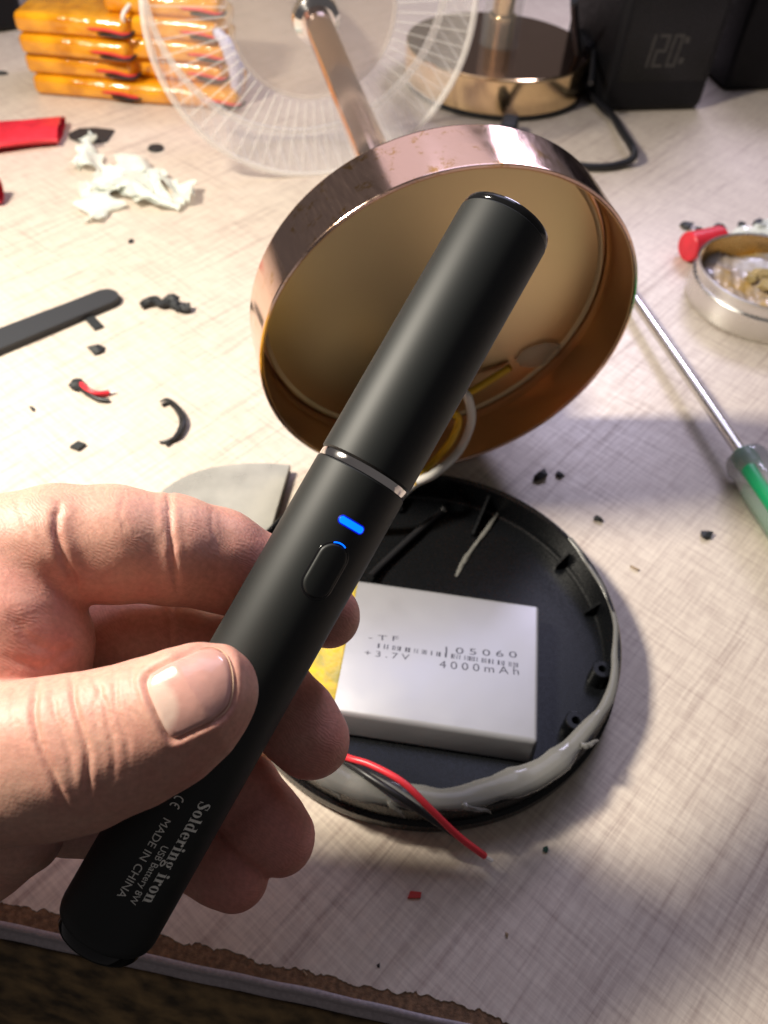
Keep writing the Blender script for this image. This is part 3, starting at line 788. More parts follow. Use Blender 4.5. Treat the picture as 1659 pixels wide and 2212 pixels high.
me.polygons.foreach_set('loop_start', np.arange(0, len(Qo) * 4, 4, dtype=np.int32)); me.polygons.foreach_set('use_smooth', [True] * len(Qo))
me.update(calc_edges=True); me.validate()
for an, arr in (('flush', flush), ('ridge', ridge)):
    at = me.attributes.new(an, 'FLOAT', 'POINT'); at.data.foreach_set('value', arr.astype(np.float32))
me.materials.append(M['skin']); ho = bpy.data.objects.new('palm_and_fingers', me); col.objects.link(ho); ho.parent = hand; ORG[ho] = hand_o


def thumb_surface(x, y):
    d = np.array([(x - PW / 2) / FPX, (PH / 2 - y) / FPX, 1.0]); t = 112.0
    for _ in range(60):
        v = float(chain_sdf((d * t)[None], HAND['thumb'])[0]); t += v * 0.8
        if abs(v) < 1e-3 or t > 170: break
    p = d * t; e = 0.05; g = np.array([chain_sdf((p + e * np.eye(3)[i])[None], HAND['thumb'])[0] - chain_sdf((p - e * np.eye(3)[i])[None], HAND['thumb'])[0] for i in range(3)])
    return p, unit(g)


cN = np.mean(NP, 0); V = []; Fc = []; rows = 12; k = len(NP)
for i in range(rows + 1):
    u = i / rows
    for x, y in NP:
        p, g = thumb_surface(cN[0] + (x - cN[0]) * u * 0.985, cN[1] + (y - cN[1]) * u * 0.985)
        h = 0.10 + 0.12 * (1 - u * u) - 0.42 * max(0, (u - 0.93) / 0.07)
        V.append(CAM + (p + g * h) @ to_w)
for i in range(rows):
    for j in range(k): Fc.append((i * k + j, i * k + (j + 1) % k, (i + 1) * k + (j + 1) % k, (i + 1) * k + j))
nail = mesh_obj('thumbnail', V, Fc, 'nail', hand, sharp=80)
lun = []
for i in range(rows + 1):
    for x, y in NP:
        u = i / rows; a_, b_ = cN[0] + (x - cN[0]) * u, cN[1] + (y - cN[1]) * u
        q = math.hypot(a_ - 318, b_ - 1530); lun.append(max(0.0, min(1.0, (74 - q) / 16)))
at = nail.data.attributes.new('lunula', 'FLOAT', 'POINT'); at.data.foreach_set('value', lun)
edge = []
for x, y in NP[42:84]:
    p, g = thumb_surface(cN[0] + (x - cN[0]) * 0.985, cN[1] + (y - cN[1]) * 0.985); edge.append(CAM + (p + g * (-0.02)) @ to_w)
V, Fc = tube(edge, [0.04] + [0.11] * 6 + [0.04], 8, 2); mesh_obj('nail_edge', V, Fc, 'nail_edge', nail)

# ------------------------------------------------------------------ lamps with ribbed clear shades
BR = 66.5


def make_lamp(base, ax, length, label, shell, upright):
    """base = middle of the foot's open underside, ax = towards the shade"""
    e1, e2, ax = frame(ax); org = base.copy() if upright else base - np.array([0, 0, BR])
    L = thing('table_lamp', org, label, 'lamp')
    top = 'rose_top' if upright else shell
    V, Fc = lathe([(BR - 0.9, 0), (BR - 0.2, 0.0), (BR, 0.3), (BR, 21.4), (BR - 0.5, 22.4), (BR - 1.6, 22.8), (BR - 1.6, 22.0), (BR - 1.2, 21.2), (BR - 1.2, 0.3)], base, ax, 192, close=True)
    mesh_obj('foot_wall', V, Fc, shell, L, sharp=35)
    V, Fc = lathe([(0, 22.85), (BR - 1.7, 22.8), (BR - 1.7, 22.0), (0, 22.0)], base, ax, 192)
    mesh_obj('foot_top', V, Fc, top, L, sharp=35)
    V, Fc = lathe([(0, 21.9), (62.3, 21.9), (62.9, 21.7), (62.9, 20.6), (62.2, 20.2), (61.4, 20.6), (60.8, 21.2), (0, 21.3)], base, ax, 192)
    mesh_obj('foot_lining', V, Fc, 'brass', L, sharp=35)
    V, Fc = lathe([(63.5, 21.9), (BR - 1.3, 21.9), (BR - 1.3, 0.5), (BR - 1.6, 0.5), (BR - 1.8, 17.5), (64.2, 19.6), (63.5, 20.6)], base, ax, 192, close=True)
    mesh_obj('foot_inner_wall', V, Fc, 'rose_inside', L, sharp=35)
    V, Fc = lathe([(0, 22.9), (7.5, 22.9), (7.5, length - 4), (0, length - 4)], base, ax, 48); mesh_obj('stem', V, Fc, 'gold' if upright else 'rose_stem', L)
    V, Fc = lathe([(0, length - 6), (9, length - 6), (12.2, length - 3), (12.6, length + 2), (10, length + 4), (0, length + 4)], base, ax, 48); mesh_obj('hub_cap', V, Fc, 'chrome', L)
    if upright:
        V, Fc = lathe([(7.6, 22.95), (9.4, 22.95), (9.4, 41.5), (8.6, 42.5), (7.6, 42.5)], base, ax, 48, close=True); mesh_obj('stem_sleeve', V, Fc, 'gold', L)
        V, Fc = lathe([(13.2, 22.95), (13.9, 22.95), (13.9, length - 12), (13.2, length - 12)], base, ax, 48, close=True); mesh_obj('clear_tube', V, Fc, 'acrylic', L)
        V, Fc = lathe([(0, -4.6), (BR - 3, -4.6), (BR - 1.2, -3.6), (BR - 0.8, -0.1), (0, -0.1)], base, ax, 128); mesh_obj('rubber_foot', V, Fc, 'black_rubber', L)
    SR = 87.3; D = 46
    V, Fc = lathe([(SR + 1.9 * math.cos(t), length + 1.9 * math.sin(t)) for t in np.linspace(0, 2 * math.pi, 13)[:-1]], base, ax, 160, close=True)
    shade = mesh_obj('shade_rim', V, Fc, 'acrylic_ring', L)
    V, Fc = lathe([(43, length + 6), (SR - 1, length + 0.4), (SR - 1, length + D), (SR - 1.8, length + D), (SR - 1.8, length + 1.2), (43, length + 6.8)], base, ax, 160, close=True)
    mesh_obj('shade_wall', V, Fc, 'acrylic', L, sharp=30)
    V, Fc = lathe([(0, length + 7), (44, length + 7), (46, length + 8.5), (44, length + 10.5), (0, length + 10.5)], base, ax, 96); mesh_obj('diffuser_plate', V, Fc, 'diffuser', L)
    V, Fc = lathe([(SR - 3.2, length + D), (SR + 0.4, length + D), (SR + 0.4, length + D + 3), (SR - 3.2, length + D + 3)], base, ax, 128, close=True); mesh_obj('shade_back_rim', V, Fc, 'acrylic_ring', L)
    # one rib: a thin bar running out over the face of the shade and back along its wall
    me = None
    for q in range(64):
        t = 2 * math.pi * q / 64; r1 = math.cos(t) * e1 + math.sin(t) * e2; r2 = np.cross(ax, r1)
        if me is None:
            P = [base + ax * (length + 5.6) + r1 * 46, base + ax * (length - 0.4) + r1 * (SR - 2), base + ax * (length + 1.5) + r1 * (SR + 0.2), base + ax * (length + D) + r1 * (SR + 0.1)]
            V = []; Fc = []
            for p, nn in zip(P, (-ax, -ax * 0.7 + r1 * 0.7, r1, r1)): V += [p + r2 * 0.55, p + nn * 0.7, p - r2 * 0.55]
            for i in range(3): Fc += [(3 * i, 3 * i + 1, 3 * i + 4, 3 * i + 3), (3 * i + 1, 3 * i + 2, 3 * i + 5, 3 * i + 4), (3 * i, 3 * i + 3, 3 * i + 5, 3 * i + 2)]
            Fc += [(0, 2, 1), (9, 10, 11)]
            rb = mesh_obj('rib', V, Fc, 'acrylic_rib', shade, smooth=False); me = rb.data
            axis_pt = Vector(((base - org) * S).tolist()); av = Vector(ax.tolist())
        else:
            rb = bpy.data.objects.new('rib', me); col.objects.link(rb); rb.parent = shade
            Rm = Matrix.Rotation(-t, 4, av); probe = Rm.to_3x3() @ Vector(e1.tolist())
            if (probe - Vector(r1.tolist())).length > 1e-3: Rm = Matrix.Rotation(t, 4, av)
            rb.matrix_local = Matrix.Translation(axis_pt) @ Rm @ Matrix.Translation(-axis_pt)
    return L


AX = unit(np.array([-74.6, 241.0, 20.9])); BC = np.array([18.9, 224.6, 66.4])
lamp = make_lamp(BC, AX, 253.0, 'rose gold lamp lying on its side, hollow foot facing out behind the soldering iron', 'rose', False)
rear = gp(1058, 262); RC = np.array([rear[0] + 4, rear[1] + 65.5, 4.7])
make_lamp(RC, np.array([0, 0, 1.0]), 253.0, 'gold lamp standing upright behind the lying lamp, beside the black box', 'gold', True)

# inside the lying foot: glue blob, yellow and white wire
FP = BC + AX * 21.2
bc = on_plane(1162, 762, FP, AX); e1, e2, _ = frame(AX)
V, Fc = chip((0, 0, 0), 1, 1, 1, 5, 3, 0.10); V = np.asarray(V)
V = [bc - AX * 0.2 + e1 * (v[0] * 9.0 + v[1] * 1.5) + e2 * (v[1] * 6.2) - AX * max(v[2], 0) * 1.5 for v in V]
mesh_obj('glue_blob', V, Fc, 'glue_film', lamp)
V, Fc = tube([on_plane(1104, 792, FP - AX * 2.2, AX), on_plane(1060, 820, FP - AX * 4, AX), on_plane(1010, 850, FP - AX * 8, AX), on_plane(975, 862, FP - AX * 14, AX), on_plane(965, 880, FP - AX * 18, AX), on_plane(990, 905, FP - AX * 20, AX), on_plane(975, 950, FP - AX * 24, AX), on_plane(935, 1000, FP - AX * 30, AX), gp(890, 1045, 22)], 1.5, 12, 8)
mesh_obj('yellow_wire', V, Fc, 'yellow_wire', lamp)
V, Fc = tube([on_plane(900, 800, FP - AX * 2.2, AX), on_plane(950, 822, FP - AX * 12, AX), on_plane(1000, 848, FP - AX * 18, AX), on_plane(1014, 870, FP - AX * 20, AX), on_plane(1017, 915, FP - AX * 22, AX), on_plane(990, 975, FP - AX * 26, AX), gp(940, 1022, 22), gp(895, 1045, 21), gp(850, 1085, 17), gp(800, 1130, 8)], 1.7, 12, 8)
mesh_obj('white_wire', V, Fc, 'white_wire', lamp)

# ------------------------------------------------------------------ round black cover with the battery
CC = np.array([15.9, 148.1, 0.0]); CR = 66.3; ZF = 3.0
cover = thing('lamp_cover', CC, 'round black plastic lamp cover lying open with a silver battery inside', 'cover')
V, Fc = lathe([(0, 0.6), (CR - 1.4, 0.6), (CR - 0.2, 1.4), (CR, 2.6), (CR, 6.0), (CR - 1.2, 6.6), (CR - 1.2, 14.2), (CR - 1.8, 15.0), (CR - 2.6, 15.0), (CR - 3.2, 14.2), (CR - 3.4, 5.0), (CR - 3.7, ZF + 0.6), (CR - 4.3, ZF), (0, ZF)], CC, (0, 0, 1), 192)
mesh_obj('tray', V, Fc, 'black_plastic', cover, sharp=30)
V, Fc = lathe([(CR - 9, 0), (CR - 1, 0), (CR - 0.6, 0.58), (CR - 9, 0.58)], CC, (0, 0, 1), 128, close=True)
mesh_obj('foot_pad', V, Fc, 'black_rubber', cover)
ez = np.array([0, 0, 1.0])
def cpol(r, deg, z=0.0): return CC + np.array([r * math.cos(math.radians(deg)), r * math.sin(math.radians(deg)), z])


for x, y in ((1300, 1447), (1243, 1558), (700, 1120), (660, 1250)):      # screw posts
    c = gp(x, y, 9.5); c[2] = ZF - 0.3
    V, Fc = lathe([(3.4, 0), (3.2, 7.2), (2.9, 7.5), (1.35, 7.5), (1.2, 3.0), (0, 3.0)], c, ez, 32); mesh_obj('screw_post', V, Fc, 'black_plastic', cover)
for deg, ln, h, w in ((68, 15, 9, 1.0), (34, 5, 7, 0.9), (13, 4.5, 7, 0.9), (100, 9, 9, 1.2), (140, 9, 9, 1.2), (205, 8, 9, 1.2), (250, 7, 8, 1.2)):   # stiffening ribs on the wall
    a, b = cpol(CR - 3.0, deg), cpol(CR - 3.0 - ln, deg); t = np.array([-math.sin(math.radians(deg)), math.cos(math.radians(deg)), 0]) * w / 2
    V = []
    for s in (-1, 1): V += [a + t * s + ez * (ZF - 0.3), b + t * s + ez * (ZF - 0.3), b + t * s + ez * (ZF + 1.6), a + t * s + ez * (ZF + h)]
    mesh_obj('stiffening_rib', V, [(0, 1, 2, 3), (7, 6, 5, 4), (0, 4, 5, 1), (1, 5, 6, 2), (2, 6, 7, 3), (3, 7, 4, 0)], 'black_plastic', cover, smooth=False)
V, Fc = tube([gp(1085, 1085, 5), gp(1060, 1130, 4.0), gp(1010, 1200, 3.4), gp(985, 1245, 3.3)], [0.5, 0.9, 0.6, 1.0, 0.5], 8, 8, 0.5, 0.5)
mesh_obj('glue_smear', V, Fc, 'glue', cover)
# cable loop in the tray behind the iron
V, Fc = tube([gp(960, 1100, 4), gp(900, 1150, 5), gp(830, 1215, 5), gp(800, 1245, 6)], 1.3, 10, 8); mesh_obj('inner_cable', V, Fc, 'black_wire', cover)
# bead of grey glue round the rim: thick at the front, thin at the side
P = []; rr = []
for deg in np.arange(196, 398, 5.0):
    k = deg - 270; thick = 3.3 * math.exp(-(k / 62.0) ** 4) + 0.9; P.append(cpol(CR - 2.2 - 0.62 * thick + 0.5 * math.sin(deg * 0.21), deg, 14.6 + 0.10 * thick + 0.35 * math.sin(deg * 0.37))); rr.append(thick * (0.95 + 0.13 * math.sin(deg * 0.13) + 0.10 * math.sin(deg * 0.47)))
C0 = CC.copy()
V, Fc = tube(P, rr, 16, 5, 0.5, 0.03); mesh_obj('glue_bead', V, Fc, 'glue', cover, sharp=70)
for deg, ln in ((228, 5), (243, 7), (262, 4), (281, 6), (318, 5)):
    V, Fc = tube([cpol(CR - 3, deg, 15.5), cpol(CR - 1.2, deg + 1.5, 15.8), cpol(CR - 0.3, deg + ln, 14.0), cpol(CR + 0.4, deg + ln + 1, 12.6)], [0.9, 0.8, 0.5, 0.2], 8, 5, 1, 0.4); mesh_obj('glue_string', V, Fc, 'glue', cover)

# battery
ba = unit(np.array([62.7, -4.9, 0])); bb = np.array([-ba[1], ba[0], 0]); BRM = (gp(1165, 1307, 13) + gp(1166, 1603, 13)) / 2
BW, BLN, BT = 50.0, 71.0, 9.6; bcen = BRM - ba * (BLN / 2); bcen[2] = ZF + 0.05 + BT / 2
batt = thing('pouch_battery', (bcen[0], bcen[1], ZF + 0.05), 'flat silver pouch battery with printed ratings lying in the black cover', 'battery')
V, Fc = rounded_box(bcen, ba, bb, ez, BLN, BW, BT, 1.5, 4, 0.0); V = np.array(V)
q = (V - bcen) @ ez / BT + 0.5; V += np.outer(np.where((V - bcen) @ bb < 0, -3.0 * np.clip(1 - q, 0, 1) ** 1.2, 0), bb)      # the pouch bulges out towards its front seam
mesh_obj('pouch', V, Fc, 'pouch', batt, sharp=60)
ZT = ZF + 0.05 + BT
tc_ = bcen - ba * (BLN / 2 - 3.4); V, Fc = rounded_box(tc_ + ez * 0.0, ba, bb, ez, 11.5, BW + 0.5, BT + 0.35, 1.2, 3); mesh_obj('yellow_tape', V, Fc, 'kapton_tape', batt, sharp=60)
tc2 = bcen - ba * (BLN / 2 + 7.6); V, Fc = rounded_box(tc2 - ez * 1.2, ba, bb, ez, 6.0, BW - 2, 4.2, 1.0, 3); mesh_obj('circuit_strip', V, Fc, 'kapton_tape', batt, sharp=60)


def on_batt(p): return on_plane(p[0], p[1], np.array([0, 0, ZT]), ez)
def batt_text(s, p0, p1, hmm):
    V2, Fc = font_mesh(s, 1.5); a = on_batt(p0); b = on_batt(p1); w = V2[:, 0].max(); d = b - a; up = unit(np.cross(ez, d))
    mesh_obj('print', [a + d * (x / w) + up * y * hmm + ez * 0.03 for x, y in V2], Fc, 'ink', batt, smooth=False)


def c6(x, y): return (x * 0.52905 + 548.6, y * 0.52905 + 987.4)
batt_text('-TF', c6(468, 745), c6(590, 752), 1.9)
batt_text('105060', c6(782, 799), c6(1074, 820), 2.3)
batt_text('+3.7V', c6(450, 809), c6(634, 829), 2.1)
batt_text('4000mAh', c6(756, 860), c6(1082, 890), 2.7)
a = on_batt(c6(505, 770)); b = on_batt(c6(1085, 851)); d = b - a; up = unit(np.cross(ez, d)); V = []; Fc = []; x = 0.0; rb_ = np.random.default_rng(4)
while x < 0.985:
    w = rb_.choice([0.006, 0.006, 0.014, 0.009]); o = len(V)
    for q, y in ((x, -0.85), (x + w, -0.85), (x + w, 0.85), (x, 0.85)): V.append(a + d * q + up * y + ez * 0.03)
    Fc.append((o, o + 1, o + 2, o + 3)); x += w + rb_.choice([0.006, 0.006, 0.013, 0.03])
mesh_obj('print_barcode', V, Fc, 'ink', batt, smooth=False)
V, Fc = tube([bcen - ba * 36 - bb * 8 + ez * 2, gp(690, 1600, 10), gp(745, 1634, 17), gp(800, 1652, 20), gp(870, 1690, 21.5), gp(930, 1748, 20), gp(990, 1806, 14), gp(1047, 1849, 7)], 1.0, 12, 10)
wr = mesh_obj('red_wire', V, Fc, 'red_wire', batt)
V, Fc = tube([gp(1045, 1847.5, 7.1), gp(1052, 1853, 6.2), gp(1063, 1859, 4.8)], [0.65, 0.6, 0.5], 8, 4); mesh_obj('bare_end', V, Fc, 'tinned', wr)
V, Fc = tube([bcen - ba * 36 - bb * 13 + ez * 2, gp(680, 1620, 9), gp(745, 1646, 15), gp(800, 1680, 19), gp(870, 1726, 19.5), gp(940, 1774, 14), gp(1002, 1816, 8)], 1.0, 12, 10)
mesh_obj('black_wire', V, Fc, 'black_wire', batt)

# ------------------------------------------------------------------ grey plate behind the fingers
pp = [gp(x, y, 4.5) for x, y in ((352, 1057), (385, 1036), (430, 1016), (475, 1006), (520, 1001), (575, 1000), (627, 1004))]
low = [gp(x, y, 4.5) for x, y in ((590, 1128), (560, 1230), (500, 1290), (380, 1260), (330, 1180), (330, 1100))]
V, Fc = prism([p[:2] for p in [np.array(q) for q in spline(pp, 6)] + low], 0.1, 4.5, 0.25)
pl = mesh_obj('metal_plate', V, Fc, ['plate', 'plate_edge'], sharp=20); tag(pl, 'thin grey plate with a curved edge lying behind the fingers', 'metal plate')
for p in pl.data.polygons:
    if abs(p.normal.z) < 0.6: p.material_index = 1

# ------------------------------------------------------------------ tin of rosin, red caps, screwdriver
TN = np.array([187.5, 371.0, 0.05]); TR_ = 37.5
tin = thing('round_tin', TN, 'open round aluminium tin of rosin beside the screwdriver', 'tin')
V, Fc = lathe([(0, 0), (TR_ - 1.6, 0), (TR_ - 0.3, 0.5), (TR_, 1.8), (TR_, 12.6), (TR_ - 0.4, 13.2), (TR_ - 1.3, 13.6), (TR_ - 1.4, 17.6), (TR_ - 0.9, 18.2), (TR_ - 0.9, 19.0), (TR_ - 1.5, 19.4), (TR_ - 2.2, 19.0), (TR_ - 2.2, 1.2), (0, 1.2)], TN, ez, 160)
mesh_obj('tin_body', V, Fc, 'tin', tin, sharp=45)
V, Fc = lathe([(TR_ - 2.25, 18.4), (TR_ - 2.5, 18.4), (TR_ - 2.5, 1.4), (TR_ - 2.25, 1.4)], TN, ez, 128, close=True); mesh_obj('tin_lacquer', V, Fc, 'tin_inside', tin)
V = []; Fc = []; g = 46
for i in range(g + 1):
    for j in range(96):
        r = (TR_ - 2.6) * i / g; t = 2 * math.pi * j / 96; x, y = r * math.cos(t), r * math.sin(t)
        z = 8.5 + 1.6 * math.sin(x * 0.21 + 0.6 * math.sin(y * 0.3)) + 1.1 * math.sin(y * 0.33 + x * 0.1) + 0.5 * math.sin(x * 1.1 + y * 0.7) * math.sin(y * 0.9) - 2.5 * (x < -18) * ((-x - 18) / 18)
        V.append(TN + np.array([x, y, z]))
for i in range(g):
    for j in range(96): Fc.append((i * 96 + j, i * 96 + (j + 1) % 96, (i + 1) * 96 + (j + 1) % 96, (i + 1) * 96 + j))
mesh_obj('rosin', V, Fc, 'rosin', tin, sharp=35)
for i, (x, y, s) in enumerate(((1645, 598, 5.0), (1655, 622, 4.2), (1628, 606, 3.4))):
    c = gp(x, y, 10); c[2] = 9.0; V, Fc = chip(c, s * 1.3, s, s * 0.8, 50 + i, 1, 0.5, i); mesh_obj('rosin_chunk', V, Fc, 'rosin_amber', tin, smooth=False)


def cap(pos, ax, r, ln, label, name='red_tube'):
    V, Fc = lathe([(0, 0), (r - 0.8, 0), (r, 0.8), (r, ln), (r - 1.1, ln), (r - 1.1, 1.4), (0, 1.4)], pos, ax, 48)
    return tag(mesh_obj(name, V, Fc, 'red_plastic', sharp=40), label, 'tube')


c = gp(1478, 575); ax = unit(gp(1540, 545) - gp(1470, 560)); cap(np.array([c[0], c[1] + 6, 8.05]), ax, 8, 22, 'short red plastic tube lying half hidden behind the round tin')
c = gp(-8, 452); cap(np.array([c[0] - 14, c[1] + 6, 7.05]), unit([1, 0.15, 0]), 7, 15, 'short red plastic tube at the picture edge below the red sleeve')

s0, s1 = gp(1352, 620, 6.5), gp(1606, 985, 10.2); sa = unit(s1 - s0)
drv = thing('screwdriver', (s1[0], s1[1], 0), 'small screwdriver with steel shaft and clear green-striped handle', 'screwdriver')
V, Fc = lathe([(0, -60), (1.4, -59), (2.5, -52), (2.5, 180), (0, 180)], s1 - sa * 130, sa, 32)
L_ = float(np.linalg.norm(s1 - s0))
V, Fc = lathe([(0, -26), (0.9, -25.5), (2.5, -16), (2.5, L_ + 6), (0, L_ + 6)], s0, sa, 32); mesh_obj('shaft', V, Fc, 'steel', drv)
hb = s1; e1, e2, _ = frame(sa)
V = []; Fc = []; hp = [(0, 0), (5.6, 0), (8.2, 1.6), (9.2, 5), (8.4, 9), (9.2, 14), (9.8, 20), (9.8, 64), (8.8, 71), (5, 74), (0, 74.5)]
rows = []
for r, h in hp:
    rows.append(len(V))
    for j in range(48):
        t = 2 * math.pi * j / 48; q = r * (1 + (0.07 * math.cos(6 * t) if 10 < h < 64 else 0)); V.append(hb + sa * h + q * (math.cos(t) * e1 + math.sin(t) * e2))
for i in range(len(hp) - 1):
    for j in range(48): Fc.append((rows[i] + j, rows[i] + (j + 1) % 48, rows[i + 1] + (j + 1) % 48, rows[i + 1] + j))
mesh_obj('handle', V, Fc, 'handle_clear', drv)
V, Fc = lathe([(2.6, -1.5), (4.8, -1.2), (5.2, 3), (4.4, 8.5), (0, 9)], hb, sa, 32); mesh_obj('ferrule', V, Fc, 'green', drv)
for j in range(3):
    t = 2 * math.pi * j / 3 + 0.7; d = math.cos(t) * e1 + math.sin(t) * e2
    V, Fc = tube([hb + sa * 13 + d * 6.4, hb + sa * 16 + d * 8.0, hb + sa * 60 + d * 8.0, hb + sa * 66 + d * 6.4], [1.6, 3.2, 3.2, 3.2, 1.6], 12, 4); mesh_obj('green_stripe', V, Fc, 'green', drv)

# ------------------------------------------------------------------ tweezers and scraps on the bright side
t0, t1 = gp(-60, 762, 2), gp(232, 645, 2); ta = unit(t1 - t0); tn = np.array([-ta[1], ta[0], 0]); TL = np.linalg.norm(t1 - t0) + 5
tw = thing('tweezers', (t1[0], t1[1], 0), 'matte black tweezers with a rounded end lying on the bright table', 'tweezers')
for nm, z0, th_, sh, rot in (('upper_arm', 2.0, 1.8, 0, 0.0), ('lower_arm', 0.1, 1.5, 0.7, -0.045)):
    a_ = unit(ta + tn * rot); n_ = np.array([-a_[1], a_[0], 0]); poly = []
    for k in np.linspace(0, 1, 8): poly.append(t1 + ta * (-TL * (1 - k)) - n_ * (7.6 - 1.2 * k) + a_ * sh)
    for q in np.linspace(-math.pi / 2, math.pi / 2, 15): poly.append(t1 + a_ * (6.2 * math.cos(q) + sh - 0.5) + n_ * 6.3 * math.sin(q))
    for k in np.linspace(1, 0, 8): poly.append(t1 + ta * (-TL * (1 - k)) + n_ * (7.6 - 1.2 * k) + a_ * sh)
    V, Fc = prism([p[:2] for p in poly], z0, z0 + th_, 0.35); mesh_obj(nm, V, Fc, 'tweezer', tw, sharp=35)


def scrap(name, m, pieces, label, cat, group=None):
    V, Fc = join(*pieces); return tag(mesh_obj(name, V, Fc, m, smooth=False), label, cat, group)


def bit(x, y, sx, sy, sz, seed, yaw=0.0, sub=1, rough=0.4): return chip(gp(x, y), sx, sy, sz, seed, sub, rough, yaw)


c = gp(360, 668)
V, Fc = tube([c + [-12, -1, 1.5], c + [-7, 3, 2.5], c + [-2, 1, 2.2], c + [2, 4, 3], c + [6, -1, 2.2], c + [12, 0, 2.4]], [2.2, 2.8, 2.2, 3.4, 2.0, 2.8], 9, 5, 0.75, 0.5)
tag(mesh_obj('plastic_scrap', V, Fc, 'black_rubber', smooth=False), 'twisted black plastic scrap beyond the tip of the tweezers', 'scrap')
p0, p1 = gp(178, 672), gp(216, 712); d = unit(p1 - p0); q = np.array([-d[1], d[0], 0]) * 2.2
V, Fc = prism([p0 - q, p1 - q * 1.1, p1 + q, p0 + q], 0.05, 1.2, 0.2); tag(mesh_obj('rubber_strip', V, Fc, 'black_rubber', smooth=False), 'short black rubber strip poking out from under the tweezers', 'scrap')
scrap('plastic_scrap', 'black_rubber', [bit(210, 760, 4.2, 3.0, 1.8, 21, 0.4)], 'small ragged black scrap just above the red and black wire offcut', 'scrap')
w = thing('wire_offcut', gp(200, 845), 'short offcut of red and black wire pair with a black joint', 'wire')
V, Fc = tube([gp(172, 828, 2), gp(190, 842, 2.4), gp(210, 850, 1.8), gp(236, 848, 1.2)], 1.2, 10, 8); mesh_obj('red_wire', V, Fc, 'red_wire', w)
V, Fc = tube([gp(170, 836, 1.4), gp(190, 850, 1.5), gp(212, 862, 1.2), gp(235, 865, 1.1)], 1.1, 10, 8); mesh_obj('black_wire', V, Fc, 'black_wire', w)
V, Fc = bit(168, 836, 3.6, 3.2, 2.2, 33, 0.5, 2, 0.2); mesh_obj('sleeve', V, Fc, 'black_rubber', w)
V, Fc = tube([gp(234, 848, 1.2), gp(250, 847, 1.0)], 0.6, 8, 2); mesh_obj('bare_end', V, Fc, 'tinned', w)
w = thing('curled_wire', gp(375, 915), 'curled black wire offcut with split ends on the bright table', 'wire')
V, Fc = tube([gp(345, 868, 1.2), gp(362, 864, 1.8), gp(385, 882, 2.2), gp(398, 910, 2.0), gp(388, 938, 1.6), gp(366, 952, 1.2), gp(344, 955, 1)], [0.4, 0.9, 1.1, 1.2, 1.1, 0.9, 0.5], 9, 8, 1, 0.15); mesh_obj('strand', V, Fc, 'black_wire', w)
V, Fc = tube([gp(350, 876, 1), gp(366, 870, 1.2), gp(386, 890, 1.2), gp(393, 915, 1), gp(382, 940, 1), gp(360, 962, 0.9)], [0.5, 0.9, 1.2, 1.2, 1.1, 0.6], 9, 8, 1, 0.15); mesh_obj('strand', V, Fc, 'black_wire', w)
scrap('plastic_crumb', 'black_rubber', [bit(70, 884, 2.0, 0.9, 0.8, 41, -0.8)], 'tiny curved black crumb apart from the others near the picture edge', 'crumb')
p0 = gp(170, 966); V, Fc = prism([p0 + [-3, -1.2, 0], p0 + [1.0, -2.6, 0], p0 + [3, 1.0, 0], p0 + [-0.6, 2.4, 0]], 0.05, 1.6, 0.2); tag(mesh_obj('plastic_chip', V, Fc, 'black_rubber', smooth=False), 'small square black chip between the curled wire and the index finger', 'crumb')
poly = [gp(x, y) for x, y in ((148, 292), (170, 281), (205, 279), (248, 284), (240, 296), (232, 308), (205, 311), (170, 309), (150, 300))]
V, Fc = prism(poly, 0.1, 1.3, 0.3); tag(mesh_obj('tape_scrap', V, Fc, 'black_rubber', smooth=False), 'flat ragged black scrap between the red sleeve and the pale glue pile', 'scrap')
c = gp(337, 322); V, Fc = lathe([(0, 0.1), (4.6, 0.1), (5.0, 0.5), (4.6, 1.3), (0, 1.3)], np.array([c[0], c[1], 0]), ez, 32); tag(mesh_obj('rubber_dot', V, Fc, 'black_rubber'), 'small round black rubber dot beside the clear shade', 'rubber dot')
scrap('plastic_crumb', 'black_rubber', [bit(4, 161, 4, 2.5, 1.5, 44)], 'black crumb on the table below the dark case', 'crumb')

# flattened red sleeve
a0, a1 = gp(-70, 300, 5), gp(132, 278, 5); rd = unit(a1 - a0); rn = np.array([-rd[1], rd[0], 0]); V = []; Fc = []; prof = []
for t in np.linspace(0, 2 * math.pi, 25)[:-1]: prof.append((15.5 * math.copysign(abs(math.cos(t)) ** 0.8, math.cos(t)), 4.2 * math.copysign(abs(math.sin(t)) ** 1.2, math.sin(t))))
for sc2, lim in ((1.0, 1), (0.86, -1)):
    for i in range(9):
        k = i / 8; c = a0 + (a1 - a0) * k; w = 1 + 0.05 * math.sin(k * 7)
        for u, z in prof: V.append(c + rn * u * sc2 * w + rd * (u * 0.28 if i == 8 else 0) + np.array([0, 0, max(z * sc2 + 0.6 * math.sin(u * 0.5 + k * 5), -4.9)]))
m_ = 24
for b_ in (0, 9):
    for i in range(8):
        for j in range(m_): Fc.append(((b_ + i) * m_ + j, (b_ + i) * m_ + (j + 1) % m_, (b_ + i + 1) * m_ + (j + 1) % m_, (b_ + i + 1) * m_ + j))
for j in range(m_): Fc.append((8 * m_ + j, 8 * m_ + (j + 1) % m_, 17 * m_ + (j + 1) % m_, 17 * m_ + j))
tag(mesh_obj('red_sleeve', V, Fc, 'red_plastic', sharp=50), 'flattened red plastic sleeve beside the black scrap', 'sleeve')

